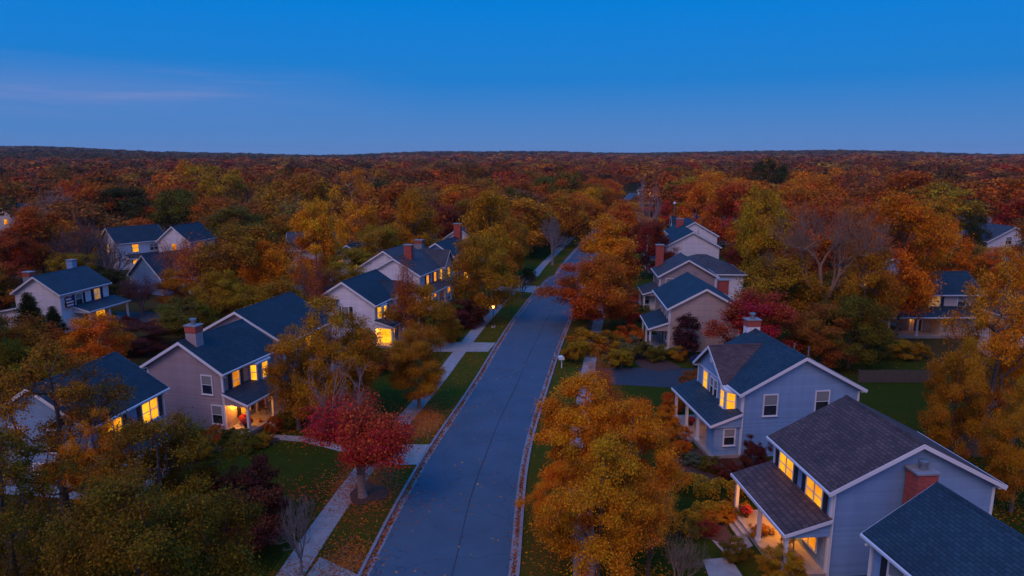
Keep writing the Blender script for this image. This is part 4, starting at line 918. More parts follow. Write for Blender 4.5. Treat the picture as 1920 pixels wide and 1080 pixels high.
def bough_points(rs, K, shape, zb, H, Rr, lod=0):
    """boughs spread through the crown, each carrying a flat spray of twig ends, with gaps between"""
    per = (9, 6, 4)[lod]
    B = crown_points(rs, max(6, K // per), shape, zb, H * .97, Rr * .93, (.38, .5, .6)[lod])
    sr = Rr * 1.15 / len(B) ** .40
    out = []
    for b in B:
        n = max(3, int(per * rs.uniform(.55, 1.5))); s = sr * rs.uniform(.65, 1.2)
        d = np.array([b[0], b[1], 0]); d /= np.linalg.norm(d) + 1e-6
        q = rs.normal(0, 1, (n, 3)); q /= np.linalg.norm(q, axis=1)[:, None]; q *= (s * rs.uniform(.25, 1, n) ** .6)[:, None] * np.array([1, 1, .55 if lod == 0 else .8])
        e = b + q + d * s * .25; e[:, 2] -= .12 * np.sum((q[:, :2]) ** 2, 1) / s
        out.append(e)
    P = np.concatenate(out); P[:, 2] = np.clip(P[:, 2], zb * .6, H); return P
def rec_skeleton(rs, H, Rr, trunk, depth, ang=34, lead=.0):
    N = [(0, 0, 0)]; par = [-1]; tips = []
    def grow(i, p, d, L, dep):
        k = 4 if dep > 1 else 2
        for s in range(k):
            d = d + rs.normal(0, .10, 3) + np.array([0, 0, .045 * (depth - dep + 1) / depth]); d /= np.linalg.norm(d)
            p = p + d * L / k; N.append(tuple(p)); par.append(i); i = len(N) - 1
            if dep < depth and s in (1, 2) and rs.uniform() < .55 and dep > 0:
                side(i, p, d, L * .55, dep - 1)
        if dep == 0: tips.append(i); return
        n = 3 if rs.uniform() < .45 else 2
        for _ in range(n): side(i, p, d, L * rs.uniform(.62, .84), dep - 1)
    def side(i, p, d, L, dep):
        if dep < 0: tips.append(i); return
        a = math.radians(ang * rs.uniform(.55, 1.35)); v = np.cross(d, rs.normal(0, 1, 3)); v /= np.linalg.norm(v) + 1e-9
        nd_ = d * math.cos(a) + v * math.sin(a)
        if nd_[2] < -.05: nd_[2] *= -.3
        grow(i, p, nd_ / np.linalg.norm(nd_), L, dep)
    p = np.zeros(3); i = 0
    for s in range(4):
        p = p + np.array([rs.normal(0, .03), rs.normal(0, .03), trunk / 4]); N.append(tuple(p)); par.append(i); i = len(N) - 1
    n = 4; a0 = rs.uniform(0, 6.28)
    for k in range(n):
        a = a0 + 6.283 * k / n + rs.normal(0, .3); t = math.radians(rs.uniform(.7, 1.25) * ang)
        grow(i, p, np.array([math.cos(a) * math.sin(t), math.sin(a) * math.sin(t), math.cos(t)]), (H - trunk) * .36, depth - 1)
    if lead: grow(i, p, np.array([.05, 0, 1.]), (H - trunk) * lead, depth - 1)
    N = np.array(N); q = np.quantile(np.hypot(N[:, 0], N[:, 1]), .985)
    N[:, :2] *= np.minimum(1, .15 + N[:, 2:3] / trunk) * 0 + Rr / q; N[:, 2] *= H / N[:, 2].max()
    return N, np.array(par), tips
def skeleton(rs, P, H, zb, trunk_top, step):
    lean = rs.normal(0, .02 * H, 2); nodes = []; par = []
    n0 = max(4, int(trunk_top / step))
    for i in range(n0 + 1):
        t = i / n0; w = .012 * H
        nodes.append((lean[0] * t * t + w * math.sin(3 * t + lean[0]) * t, lean[1] * t * t + w * math.cos(4 * t) * t, trunk_top * t)); par.append(i - 1)
    N = np.zeros((len(P) * 14 + n0 + 5, 3)); N[:n0 + 1] = nodes; cnt = n0 + 1
    order = np.argsort(np.hypot(P[:, 0], P[:, 1]) + .35 * P[:, 2]); tips = []
    for k in order:
        p = P[k]; M_ = N[:cnt]; d = np.linalg.norm(M_ - p, axis=1)
        dz = p[2] - M_[:, 2]; cost = d + 2.2 * np.clip(.30 * d - dz, 0, None) + 3.0 * (M_[:, 2] < zb * .75)
        j = int(np.argmin(cost)); a = M_[j].copy(); L = d[j]; m = max(2, min(12, int(L / step) + 1))
        hor = (p - a) * np.array([1, 1, .35]); ctrl = a + hor * .55 + np.array([0, 0, .05 * L]) + rs.normal(0, .03 * L, 3)
        prev = j
        for i in range(1, m + 1):
            t = i / m; q = (1 - t) ** 2 * a + 2 * t * (1 - t) * ctrl + t * t * p
            if i < m: q = q + rs.normal(0, .008 * L, 3)
            N[cnt] = q; par.append(prev); prev = cnt; cnt += 1
        tips.append(prev)
    return N[:cnt], np.array(par), tips
def tube_mesh(name, N, par, tips, r_tip, expo, flare=1.3):
    cnt = np.zeros(len(N)); cnt[tips] = 1
    for i in range(len(N) - 1, 0, -1):
        if par[i] >= 0: cnt[par[i]] += cnt[i]
    r = r_tip * np.maximum(cnt, 1) ** expo
    V, Fc = [], []; base = 0
    I = np.arange(1, len(N)); rp = np.minimum(r[par[I]], r[I] * 1.35); rp[par[I] == 0] *= flare
    for k, sel in ((7, rp > .06), (4, (rp <= .06) & (rp > .02)), (3, rp <= .02)):
        ii = I[sel]
        if len(ii) == 0: continue
        a, b = N[par[ii]], N[ii]; d = b - a; L = np.linalg.norm(d, axis=1)[:, None] + 1e-9; d = d / L
        ref = np.where(np.abs(d[:, 2:3]) > .9, np.array([[1., 0, 0]]), np.array([[0, 0, 1.]])); u = np.cross(d, ref); u /= np.linalg.norm(u, axis=1)[:, None]; w_ = np.cross(d, u)
        an = np.arange(k) * 2 * np.pi / k; ca, sa = np.cos(an)[None, :, None], np.sin(an)[None, :, None]
        ring = u[:, None] * ca + w_[:, None] * sa
        A = (a - d * 0.0)[:, None] + ring * rp[sel][:, None, None]; B = (b + d * L * .03)[:, None] + ring * r[ii][:, None, None]
        V.append(np.concatenate([A, B], 1).reshape(-1, 3))
        n = len(ii); o = base + np.arange(n)[:, None] * 2 * k; j = np.arange(k)[None]; j2 = (j + 1) % k
        Fc.append(np.stack([o + j, o + j2, o + k + j2, o + k + j], -1).reshape(-1, 4)); base += n * 2 * k
    V = np.concatenate(V); Fc = np.concatenate(Fc); nf = len(Fc)
    me = bpy.data.meshes.new(name); me.vertices.add(len(V)); me.vertices.foreach_set('co', V.astype(np.float32).ravel())
    me.loops.add(nf * 4); me.loops.foreach_set('vertex_index', Fc.astype(np.int32).ravel())
    me.polygons.add(nf); me.polygons.foreach_set('loop_start', np.arange(0, nf * 4, 4, dtype=np.int32)); me.polygons.foreach_set('loop_total', np.full(nf, 4, dtype=np.int32))
    me.polygons.foreach_set('use_smooth', np.ones(nf, dtype=bool))
    me.update(calc_edges=True); me.materials.append(M['bark']); return me
def make_proto(seed, H, Rr, shape, zb, K, leaves, size, sigma, r_tip=.011, expo=.5, step=.6, leaf_lo=0.0, leaf_hi=1.0, trunk_top=.7, rec=0, ang=34, lead=0, full=False):
    rs = np.random.default_rng(seed)
    if rec: N, par, tips = rec_skeleton(rs, H, Rr, zb, rec, ang, lead)
    elif full: N, par, tips = skeleton(rs, crown_points(rs, K, shape, zb, H, Rr, .25), H, zb, H * trunk_top, step)
    else: N, par, tips = skeleton(rs, bough_points(rs, K, shape, zb, H, Rr, 0 if step < .7 else 1 if step < 1.2 else 2), H, zb, H * trunk_top, step)
    tm = tube_mesh('trunk', N, par, tips, r_tip, expo)
    cm = None
    if leaves:
        T = N[tips]; tt = (T[:, 2] - zb) / (H - zb)
        if leaf_hi < 1: T = T[tt < leaf_hi + rs.normal(0, .08, len(T))]
        ph = rs.uniform(0, 6.28, 4)
        pb = .5 + .27 * np.sin(T[:, 0] * 2.2 / Rr + ph[0]) * np.cos(T[:, 1] * 2.0 / Rr + ph[1]) + .2 * ((T[:, 2] - zb) / (H - zb) - .5) + rs.normal(0, .16, len(T))
        w_ = rs.uniform(.3, 1.7, len(T)); w_ /= w_.sum(); idx = rs.choice(len(T), leaves, p=w_)
        off = rs.normal(0, 1, (leaves, 3)) * np.array([sigma, sigma, sigma * .62])
        C = T[idx] + off; C[:, 2] = np.maximum(C[:, 2], zb * .55)
        out = C - np.array([0, 0, zb + (H - zb) * .4]); out /= np.linalg.norm(out, axis=1)[:, None] + 1e-9
        V = leaf_quads(rs, C, size, out)
        cm = quads_mesh('crown', V, rs.uniform(0, 1, leaves), np.clip(pb[idx] + rs.normal(0, .1, leaves), 0, 1), None, M['leaf'])
    return dict(H=H, R=Rr, trunk=tm, crown=cm)
PROTO = {}
def proto(kind, lod, var):
    key = (kind, lod, var)
    if key in PROTO: return PROTO[key]
    sd = hash((kind == 'x', lod, var)) % 1000 + sum(map(ord, kind)) * 7 + lod * 131 + var * 17
    K = (400, 210, 95)[lod]; lv = (64000, 30000, 10500)[lod]; sz = (.125, .20, .34)[lod]; sg = (.34, .46, .66)[lod]; stp = (.5, .9, 1.6)[lod]
    if kind == 'round': p = make_proto(sd, 10, 4.6, 'round', 2.2, K, lv, sz, sg, step=stp)
    elif kind == 'oval': p = make_proto(sd, 11, 3.8, 'oval', 2.0, K, lv, sz, sg, step=stp)
    elif kind == 'spread': p = make_proto(sd, 12, 5.4, 'spread', 3.2, K, lv, sz, sg, r_tip=.014, step=stp)
    elif kind == 'vase': p = make_proto(sd, 12, 4.8, 'vase', 3.0, K, int(lv * .85), sz, sg, r_tip=.014, step=stp, trunk_top=.5)
    elif kind == 'sparse': p = make_proto(sd, 11, 4.6, 'oval', 2.4, int(K * .9), int(lv * .5), sz * .95, sg * .8, r_tip=.015, step=stp, trunk_top=.6)
    elif kind == 'halfbare': p = make_proto(sd, 9, 3.6, 'oval', 2.1, 0, int(lv * .5), sz, sg * .9, r_tip=.006, leaf_hi=.55, rec=6, ang=36, lead=.5)
    elif kind == 'bare': p = make_proto(sd, 12, 4.8, 'vase', 2.4, 0, 0, 0, 0, r_tip=(.006, .008, .013)[lod], expo=.48, rec=(6, 6, 5)[lod], ang=33, lead=.3)
    elif kind == 'twiggy': p = make_proto(sd, 12, 4.6, 'oval', 2.4, 0, int(lv * .24), sz * .9, sg * 1.1, r_tip=(.006, .008, .013)[lod], expo=.48, rec=(6, 6, 5)[lod], ang=33, lead=.35)
    elif kind == 'bigbare': p = make_proto(sd, 18, 9.5, 'vase', 4.6, 0, 0, 0, 0, r_tip=.008, expo=.5, rec=7, ang=47)
    elif kind == 'conifer': p = make_proto(sd, 9, 2.2, 'cone', .4, int(K * 1.3), lv, sz * .8, sg * .55, step=stp, trunk_top=.95, full=True)
    elif kind == 'shrub': p = make_proto(sd, 2.4, 1.7, 'round', .3, int(K * .7), int(lv * .4), sz * .62, sg * .34, r_tip=.006, step=.3, trunk_top=.3)
    elif kind == 'ornamental': p = make_proto(sd, 5.5, 2.0, 'oval', 1.2, int(K * .5), int(lv * .16), sz * 1.2, sg * .55, step=stp, trunk_top=.85)
    PROTO[key] = p; return p
PAL = {
 'orange': (0.794, 0.140, 0.0040), 'golden orange': (.74, .172, .005), 'rust': (0.589, 0.081, 0.0060), 'red': (0.563, 0.034, 0.0100), 'bright red': (.60, .022, .024), 'crimson': (.42, .018, .024), 'bronze': (.36, .105, .005), 'dark olive': (.215, .092, .005), 'dark red': (0.243, 0.022, 0.0140),
 'yellow': (0.794, 0.269, 0.0060), 'yellow green': (0.512, 0.213, 0.0070), 'olive': (0.384, 0.157, 0.0060), 'olive brown': (0.461, 0.140, 0.0060), 'green': (0.154, 0.106, 0.0070), 'dark green': (0.058, 0.054, 0.0070),
 'brown': (0.371, 0.087, 0.0120), 'maroon': (0.134, 0.018, 0.0140), 'russet': (0.461, 0.063, 0.0120), 'grey green': (0.154, 0.134, 0.0550), 'purple': (0.077, 0.020, 0.0200), 'mauve': (0.320, 0.095, 0.0500)}
BARK = [(.10, .075, .06), (.13, .10, .085), (.075, .055, .045)]
TREES = []
def top_z(y, py):
    v = (py - 540) / F_PX; return CAM_H - y * (SP + v * CP) / (CP - v * SP)
def plant(x, y, H, Rr, kind, colour, label=None, name=None, cat='tree', bark=None, var=None, lod=None, group=None, z=0):
    d = math.hypot(x, y); lod = (0 if d < 72 else 1 if d < 150 else 2) if lod is None else lod
    var = random.randrange((3, 4, 5)[lod]) if var is None else var
    p = proto(kind, lod, var)
    nm = name or {'conifer': 'evergreen_tree', 'shrub': 'shrub', 'bare': 'bare_tree', 'bigbare': 'bare_tree', 'ornamental': 'ornamental_tree'}.get(kind, 'maple_tree' if 'red' in colour else 'deciduous_tree')
    r = bpy.data.objects.new(nm, None); COL.objects.link(r); r.location = (x, y, z); r.rotation_euler = (0, 0, random.uniform(0, 6.283)); r.scale = (Rr / p['R'], Rr / p['R'], H / p['H'])
    c = PAL[colour]; j = [random.uniform(.88, 1.12) for _ in range(3)]
    t = bpy.data.objects.new('trunk' if kind != 'shrub' else 'stems', p['trunk']); COL.objects.link(t); t.parent = r; t.color = c4(bark or random.choice(BARK))
    if p['crown']:
        o = bpy.data.objects.new('crown' if kind != 'shrub' else 'foliage', p['crown']); COL.objects.link(o); o.parent = r; o.color = (c[0] * j[0], c[1] * j[1], c[2] * j[2], 1)
    r['category'] = cat
    if label: r['label'] = label
    if group: r['group'] = group
    TREES.append(dict(o=r, x=x, y=y, H=H, R=Rr, kind=kind, colour=colour, label=label, cat=cat, fixed=bool(label)))
    return r
def T(px, base, top, dia, kind, colour, label=None, **k):
    """a tree surveyed on the photograph: foot at (px, base), tip at row top, crown dia pixels wide"""
    p = at(px, base); H = top_z(p.y, top); zc = p.y * CP - (H * .6 - CAM_H) * SP
    return plant(p.x, p.y, H, dia * zc / F_PX / 2, kind, colour, label, **k)
def hedge(pxs, wd, hg, colour, label, dens=520, size=.14):
    pts = [at(a, b) for a, b in pxs]; o0 = pts[0]; rs = np.random.default_rng(len(TREES) + 5)
    C = []; seg = [(pts[i], pts[i + 1]) for i in range(len(pts) - 1)]
    for a, b in seg:
        L = (b - a).length; n = int(L * dens); t = rs.uniform(0, 1, n); d = (b - a) / L; nx, ny = -d.y, d.x
        ang = rs.uniform(0, np.pi, n); q = rs.uniform(.75, 1.05, n); bl = 1 + .13 * np.sin(t * L * 2.1 + a.x) + .1 * np.sin(t * L * 4.7)
        s_ = np.sign(np.cos(ang)) * np.abs(np.cos(ang)) ** .5 * wd / 2 * q * bl; z = np.maximum(.04, np.sin(ang) ** .5 * hg * q * bl)
        C.append(np.stack([a.x + d.x * L * t + nx * s_, a.y + d.y * L * t + ny * s_, z], 1))
    C = np.concatenate(C) - np.array([o0.x, o0.y, 0]); n = len(C); out = np.zeros((n, 3)); out[:, 2] = 1
    V = leaf_quads(rs, C, size, out); me = quads_mesh('foliage', V, rs.uniform(0, 1, n), np.clip(.5 + .3 * np.sin(C[:, 0] * .8) + rs.normal(0, .15, n), 0, 1), None, M['leaf'])
    r = thing('hedge', label, 'hedge', (o0.x, o0.y, 0)); o = bpy.data.objects.new('foliage', me); COL.objects.link(o); o.parent = r; o.color = c4(PAL[colour])
    b = MB()
    for a, bb in seg:
        k = max(2, int((bb - a).length / .6))
        for i in range(k + 1):
            q = a.lerp(bb, i / k) - o0; b.cyl(q.x, q.y, 0, hg * .7, .03, .015, 5)
    b.build('stems', M['wood'], r)
    return r
# ------------------------------------------------------------------ planting plan (read off the photograph)
# left foreground
T(128, 985, 640, 270, 'sparse', 'bronze', 'tall sparse olive tree at the lower left in front of the white house', var=0)
T(318, 1075, 790, 260, 'round', 'dark olive', 'leafy olive tree in the lower left below the lit windows of the white house')
T(40, 1150, 800, 260, 'sparse', 'dark olive', 'olive tree in the bottom left corner of the picture')
T(300, 1300, 905, 340, 'round', 'dark olive', 'nearest olive brown tree cut by the bottom edge on the left')
T(205, 1010, 775, 130, 'sparse', 'golden orange', 'thin golden tree against the white house wall on the lower left')
T(468, 1018, 878, 178, 'shrub', 'maroon', 'big round maroon shrub on the dark lawn beside the sidewalk', cat='shrub')
T(566, 1078, 925, 105, 'bare', 'brown', 'small leafless tree at the sidewalk near the bottom edge', bark=(.2, .15, .14))
T(680, 932, 655, 216, 'halfbare', 'bright red', 'red maple street tree with bare top branches on the left verge', bark=(.24, .17, .15))
T(786, 766, 605, 118, 'oval', 'olive brown', 'olive brown street tree behind the red maple on the left verge', bark=(.2, .15, .12))
T(618, 800, 562, 190, 'round', 'olive brown', 'broad olive orange tree standing before the left house fronts')
T(560, 805, 612, 120, 'sparse', 'olive', 'loose olive tree hiding the right end of the mauve house')
T(668, 760, 600, 110, 'twiggy', 'russet', 'russet half bare tree in front of the bright doorway')
T(600, 640, 470, 90, 'twiggy', 'russet', 'pinkish twiggy tree above the roofs of the left houses', bark=(.2, .12, .1))
T(792, 655, 532, 104, 'round', 'olive brown', 'orange brown tree in front of the mauve roofed house on the left')
T(768, 660, 480, 60, 'twiggy', 'rust', 'slim rust red tree before the brick chimney on the left', bark=(.2, .1, .08))
T(905, 602, 445, 125, 'round', 'olive', 'dark olive tree hiding the deep blue house front')
T(922, 560, 352, 105, 'oval', 'yellow green', 'tall yellow green tree left of the far street')
T(980, 560, 508, 46, 'bare', 'purple', 'small dark leafless tree at the far driveway on the left', bark=(.08, .05, .06))
T(1036, 497, 404, 68, 'bare', 'brown', 'pale leafless tree beside the far sidewalk', bark=(.24, .18, .17))
T(870, 613, 564, 72, 'shrub', 'maroon', 'round maroon shrub beside the sidewalk near the street lamp', cat='shrub')
T(955, 528, 410, 80, 'round', 'olive brown', 'bronze tree glowing around a street lamp on the left')
T(992, 525, 505, 28, 'shrub', 'dark green', 'small dark round shrub at the far sidewalk', cat='shrub')
# left middle ground
T(470, 600, 428, 170, 'round', 'bronze', 'large bronze orange tree behind the long blue roof on the left')
T(395, 590, 440, 130, 'twiggy', 'rust', 'rust tree with bare tips left of the large orange tree')
T(360, 640, 560, 120, 'round', 'green', 'dark green tree behind the chimney of the mauve house')
T(330, 470, 412, 90, 'bare', 'brown', 'bare grey tree crown left of the orange tree on the left', bark=(.16, .11, .1))
T(596, 560, 370, 84, 'oval', 'yellow', 'slender yellow tree left of centre')
T(660, 560, 470, 120, 'round', 'olive', 'olive tree behind the blue roof of the white house')
T(668, 520, 322, 95, 'sparse', 'yellow', 'tall thin yellow tree with visible pale branches left of centre', bark=(.24, .18, .15))
T(712, 540, 425, 110, 'round', 'olive', 'dull olive tree above the white gable on the left')
T(780, 520, 352, 84, 'oval', 'yellow green', 'tall yellow green tree over the mauve roof')
T(835, 470, 385, 70, 'round', 'dark red', 'dark red tree behind the deep blue house roof')
T(240, 450, 352, 100, 'round', 'dark green', 'dark green tree above the white house with warm windows')
T(85, 530, 385, 115, 'oval', 'rust', 'big rust red tree at the far left behind the white house')
T(28, 540, 425, 90, 'round', 'russet', 'russet tree at the left edge above the far left house')
T(168, 545, 390, 120, 'bare', 'brown', 'wide leafless brown tree before the white house with warm windows', bark=(.11, .07, .065))
T(268, 590, 520, 80, 'twiggy', 'maroon', 'leafless purple tree in front of the pale garage', bark=(.14, .09, .09))
T(215, 565, 508, 60, 'round', 'dark green', 'dark evergreen mass right of the far left white house')
T(40, 720, 592, 140, 'round', 'rust', 'broad rust tree in front of the far left white house')
T(182, 715, 596, 110, 'round', 'orange', 'orange tree between the far left house and the dark roof')
T(62, 640, 548, 64, 'conifer', 'dark green', 'taller dark evergreen against the far left white wall')
T(106, 645, 575, 46, 'conifer', 'dark green', 'smaller dark evergreen beside the porch of the far left house')
T(262, 660, 610, 120, 'round', 'maroon', 'low maroon tree behind the mauve house rear wing')
T(110, 730, 650, 120, 'round', 'olive', 'olive tree crown at the far left above the sparse tree')
T(10, 740, 640, 120, 'round', 'olive brown', 'olive brown tree at the left edge below the rust tree')
T(355, 400, 303, 52, 'round', 'golden orange', 'round golden orange tree standing out in the left forest')
T(412, 430, 315, 95, 'vase', 'yellow green', 'vase shaped yellow green tree in the left forest', bark=(.2, .16, .14))
T(345, 760, 640, 60, 'sparse', 'olive', 'small olive tree between the two left house roofs') if False else None
T(206, 560, 415, 105, 'bare', 'mauve', 'purplish leafless tree across the gable of the warm windowed white house', bark=(.15, .10, .09))
T(352, 560, 440, 100, 'twiggy', 'rust', 'rust tree with bare twigs before the amber windowed gable', bark=(.2, .13, .11))
T(345, 580, 505, 80, 'round', 'olive brown', 'bronze tree at the right side of the pale garage')
T(522, 600, 452, 100, 'round', 'orange', 'orange tree before the low grey roof left of centre')
T(130, 520, 430, 80, 'round', 'rust', 'rust tree left of the warm windowed white house')
# right foreground
T(1092, 935, 698, 176, 'oval', 'golden orange', 'golden orange street tree leaning over the right kerb', var=1)
T(1178, 985, 752, 175, 'round', 'golden orange', 'golden tree right of the kerbside golden orange tree')
T(1120, 1085, 820, 230, 'round', 'golden orange', 'large golden tree nearest the bottom edge on the right of the road', var=2)
T(1215, 1090, 890, 120, 'twiggy', 'golden orange', 'thin golden tree with bare twigs before the walk at the bottom')
T(1060, 1010, 870, 120, 'round', 'orange', 'low orange tree at the right kerb below the golden trees')
T(1130, 850, 655, 88, 'twiggy', 'rust', 'brownish thin tree behind the golden street trees')
T(1270, 1130, 990, 110, 'bare', 'brown', 'leafless twiggy bush at the bottom edge beside the golden trees', bark=(.2, .14, .1))
T(1106, 617, 480, 148, 'round', 'rust', 'rust orange street tree overhanging the right kerb in the middle distance')
T(1132, 572, 405, 122, 'oval', 'golden orange', 'tall golden tree behind the rust street tree')
T(1165, 612, 535, 70, 'round', 'red', 'low red tree right of the rust street tree')
T(1212, 520, 415, 84, 'round', 'dark red', 'dark red tree left of the white gables')
T(1213, 490, 325, 70, 'bare', 'mauve', 'tall pinkish leafless tree in the middle distance', bark=(.34, .22, .2))
T(1418, 690, 542, 142, 'oval', 'crimson', 'bright red maple behind the white siding chimney')
T(1285, 668, 590, 54, 'ornamental', 'purple', 'small dark purple tree against the tan end wall')
T(1392, 540, 445, 74, 'round', 'dark red', 'dark red tree right of the white gables')
T(1372, 470, 348, 96, 'round', 'red', 'red tree crown above the grey roofs on the right')
T(1318, 460, 345, 70, 'round', 'orange', 'orange tree behind the far grey roof on the right')
T(1248, 428, 378, 26, 'oval', 'bright red', 'small bright orange red tree above the white gables')
T(1425, 560, 355, 110, 'round', 'yellow green', 'large olive green tree behind the red tree on the right')
T(1450, 640, 480, 150, 'round', 'olive', 'broad olive tree above the bright red maple')
T(1535, 650, 362, 225, 'bigbare', 'brown', 'huge leafless tree with spreading pale limbs on the right', bark=(.25, .14, .085))
T(1510, 560, 385, 150, 'round', 'rust', 'rust tree behind the huge leafless tree')
T(1590, 690, 560, 120, 'round', 'green', 'dark green tree under the huge leafless tree')
T(1535, 690, 575, 110, 'round', 'brown', 'brown tree right of the bright red maple')
T(1612, 668, 470, 104, 'round', 'olive brown', 'olive brown tree left of the cream porch house', bark=(.13, .1, .08))
T(1680, 640, 368, 180, 'spread', 'orange', 'large orange tree above the cream porch house', bark=(.13, .1, .08))
T(1655, 618, 520, 70, 'round', 'olive brown', 'shaded olive tree beside the dark corner porch')
T(1755, 560, 412, 100, 'round', 'orange', 'orange tree crown behind the cream house dormer')
T(1840, 850, 470, 185, 'sparse', 'golden orange', 'big golden orange tree in front of the white gable at the right edge', var=1, bark=(.12, .09, .08))
T(1910, 800, 468, 140, 'round', 'golden orange', 'golden orange tree at the right edge of the picture')
T(1775, 880, 640, 120, 'round', 'olive brown', 'bronze tree hanging over the dark back fence')
T(1895, 960, 720, 130, 'round', 'olive brown', 'bronze tree at the right edge behind the brick chimney house')
T(1750, 450, 345, 120, 'round', 'yellow green', 'yellow green tree crown in the right forest above the orange tree')
T(1822, 500, 405, 40, 'round', 'dark green', 'dark green tree in front of the tall grey gable')
T(1440, 400, 300, 62, 'round', 'dark green', 'dark green tree standing out high in the right forest')
T(1620, 430, 320, 140, 'twiggy', 'rust', 'wide bare topped red tree in the right forest', bark=(.22, .12, .1))
for i, y in enumerate(range(172, 330, 11)):      # trees arching over the far street
    c1, c2 = [('olive brown', 'rust'), ('rust', 'golden orange'), ('red', 'rust'), ('orange', 'mauve'), ('yellow', 'rust')][i % 5]
    plant(xl(y) - random.uniform(2.5, 5), y, random.uniform(10, 14), random.uniform(4.6, 6), random.choice(['round', 'oval', 'spread']), c1)
    if y < 205: plant(xr(y) + random.uniform(2.5, 5), y + 5, random.uniform(9, 12), random.uniform(4, 5.4), random.choice(['round', 'oval', 'spread']), c2)
# shrubs and beds
SHR = [(1300, 872, 852, 44, 'grey green', 'grey green round shrub before the cross gabled house porch'), (1332, 884, 856, 38, 'green', 'dark green shrub beside the entry of the cross gabled house'),
 (1362, 893, 862, 46, 'maroon', 'maroon shrub below the small side window'), (1412, 882, 822, 54, 'maroon', 'tall dark maroon shrub between the two blue houses'),
 (1270, 850, 800, 56, 'rust', 'red orange shrub at the near end of the columned porch'), (1250, 800, 760, 44, 'golden orange', 'golden shrub left of the columned porch'),
 (1296, 735, 695, 46, 'brown', 'brown shrub by the dark blue driveway'), (1262, 770, 735, 44, 'rust', 'rust shrub under the porch roof corner'),
 (1380, 1050, 1010, 52, 'green', 'green flowering shrub before the brown roofed porch'), (1462, 1090, 1030, 80, 'yellow green', 'yellow lit shrub under the porch eave at the bottom'), (1425, 1010, 985, 40, 'olive', 'olive shrub in the lit porch bed'),
 (1298, 1003, 980, 44, 'green', 'low green plants at the near corner of the curved hedge'), (1326, 1002, 978, 40, 'dark red', 'low dark red plants in the middle of the garden bed'), (1340, 975, 952, 60, 'olive brown', 'low bronze planting inside the hedge'), (1372, 965, 945, 46, 'brown', 'brown planting beside the porch column'),
 (1100, 660, 620, 74, 'olive brown', 'bronze shrub under the rust street tree'), (1142, 655, 622, 60, 'olive', 'olive green shrub right of the bronze kerbside shrub'), (1080, 680, 640, 44, 'olive', 'olive shrub at the right kerb'),
 (1182, 668, 630, 50, 'grey green', 'pale green shrub in the bed before the tan house'), (1215, 675, 640, 50, 'green', 'green shrub at the porch of the tan house'), (1245, 672, 646, 40, 'green', 'green shrub below the tan end wall'), (1205, 600, 575, 40, 'green', 'green shrub by the beige house porch'),
 (1270, 676, 650, 36, 'olive brown', 'bronze shrub below the dark purple tree'), (1165, 690, 655, 50, 'olive', 'olive shrub left of the dark blue driveway'), (1225, 560, 535, 34, 'dark green', 'dark green shrub by the side porch'),
 (455, 842, 808, 60, 'green', 'round green shrub before the glowing porch'), (430, 835, 805, 40, 'dark green', 'dark green shrub at the corner of the mauve house'), (490, 836, 815, 40, 'olive', 'olive shrub left of the porch steps'), (408, 830, 798, 36, 'red', 'red shrub below the ground floor window of the mauve house'),
 (540, 800, 768, 46, 'green', 'green shrub right of the porch steps'), (560, 790, 750, 46, 'olive brown', 'bronze shrub at the end of the mauve house'), (515, 812, 780, 30, 'russet', 'russet shrub beside the porch column'),
 (370, 860, 815, 60, 'olive', 'olive shrub in front of the mauve gable'), (700, 700, 660, 50, 'russet', 'russet shrub at the bright doorway'), (812, 620, 590, 40, 'green', 'green shrub before the lit windows'), (745, 690, 650, 60, 'brown', 'brown shrub right of the bright doorway'),
 (850, 640, 600, 40, 'olive brown', 'bronze shrub behind the round maroon shrub'), (1090, 600, 570, 40, 'olive', 'olive shrub behind the rust street tree trunk'), (1640, 668, 640, 60, 'green', 'green shrub below the dark corner porch'), (1700, 672, 640, 60, 'olive', 'olive shrub at the cream garage wall'),
 (1230, 960, 925, 60, 'golden orange', 'golden low shrub behind the big golden tree'), (1180, 640, 610, 46, 'rust', 'rust shrub under the low red tree'), (150, 660, 630, 60, 'brown', 'brown shrub before the far left porch'), (232, 620, 596, 50, 'maroon', 'maroon shrub by the far left drive'), (300, 625, 600, 50, 'brown', 'brown shrub behind the far left drive')]
for px, b_, t_, d_, c_, lb in SHR: T(px, b_, t_, d_, 'shrub', c_, lb, cat='shrub')
hedge([(1252, 905), (1300, 922), (1350, 930), (1402, 922)], 1.7, .9, 'olive', 'long clipped bronze hedge in front of the cross gabled house')
hedge([(1276, 1012), (1283, 985), (1318, 968), (1405, 966)], 1.0, .8, 'olive', 'curved low hedge around the garden bed of the brown roofed house')
hedge([(428, 826), (455, 832), (505, 822)], .8, .5, 'green', 'low green edging hedge before the glowing porch')

# ------------------------------------------------------------------ forest fill
PROT = [(250, 560, 620, 840, 50), (540, 505, 830, 665, 78), (698, 432, 905, 560, 98), (5, 510, 212, 612, 84), (180, 428, 300, 505, 134), (228, 490, 335, 548, 106), (304, 430, 348, 478, 136), (1216, 425, 1352, 535, 131), (1252, 405, 1345, 445, 150), (1205, 480, 1398, 665, 76), (1270, 600, 1640, 900, 46), (1640, 535, 1815, 660, 82),
        (1415, 740, 1920, 1080, 30), (0, 680, 320, 860, 40), (1165, 660, 1300, 745, 68), (905, 555, 1000, 700, 85), (1000, 470, 1110, 700, 150), (1160, 335, 1215, 400, 320), (455, 432, 540, 466, 125), (1800, 372, 1920, 455, 130), (1805, 370, 1890, 415, 222), (0, 380, 36, 440, 190), (1268, 368, 1352, 412, 170), (1620, 720, 1760, 860, 66), (1470, 370, 1600, 540, 84), (1078, 395, 1200, 600, 108), (1785, 600, 1920, 690, 66), (1080, 380, 1110, 470, 200)]
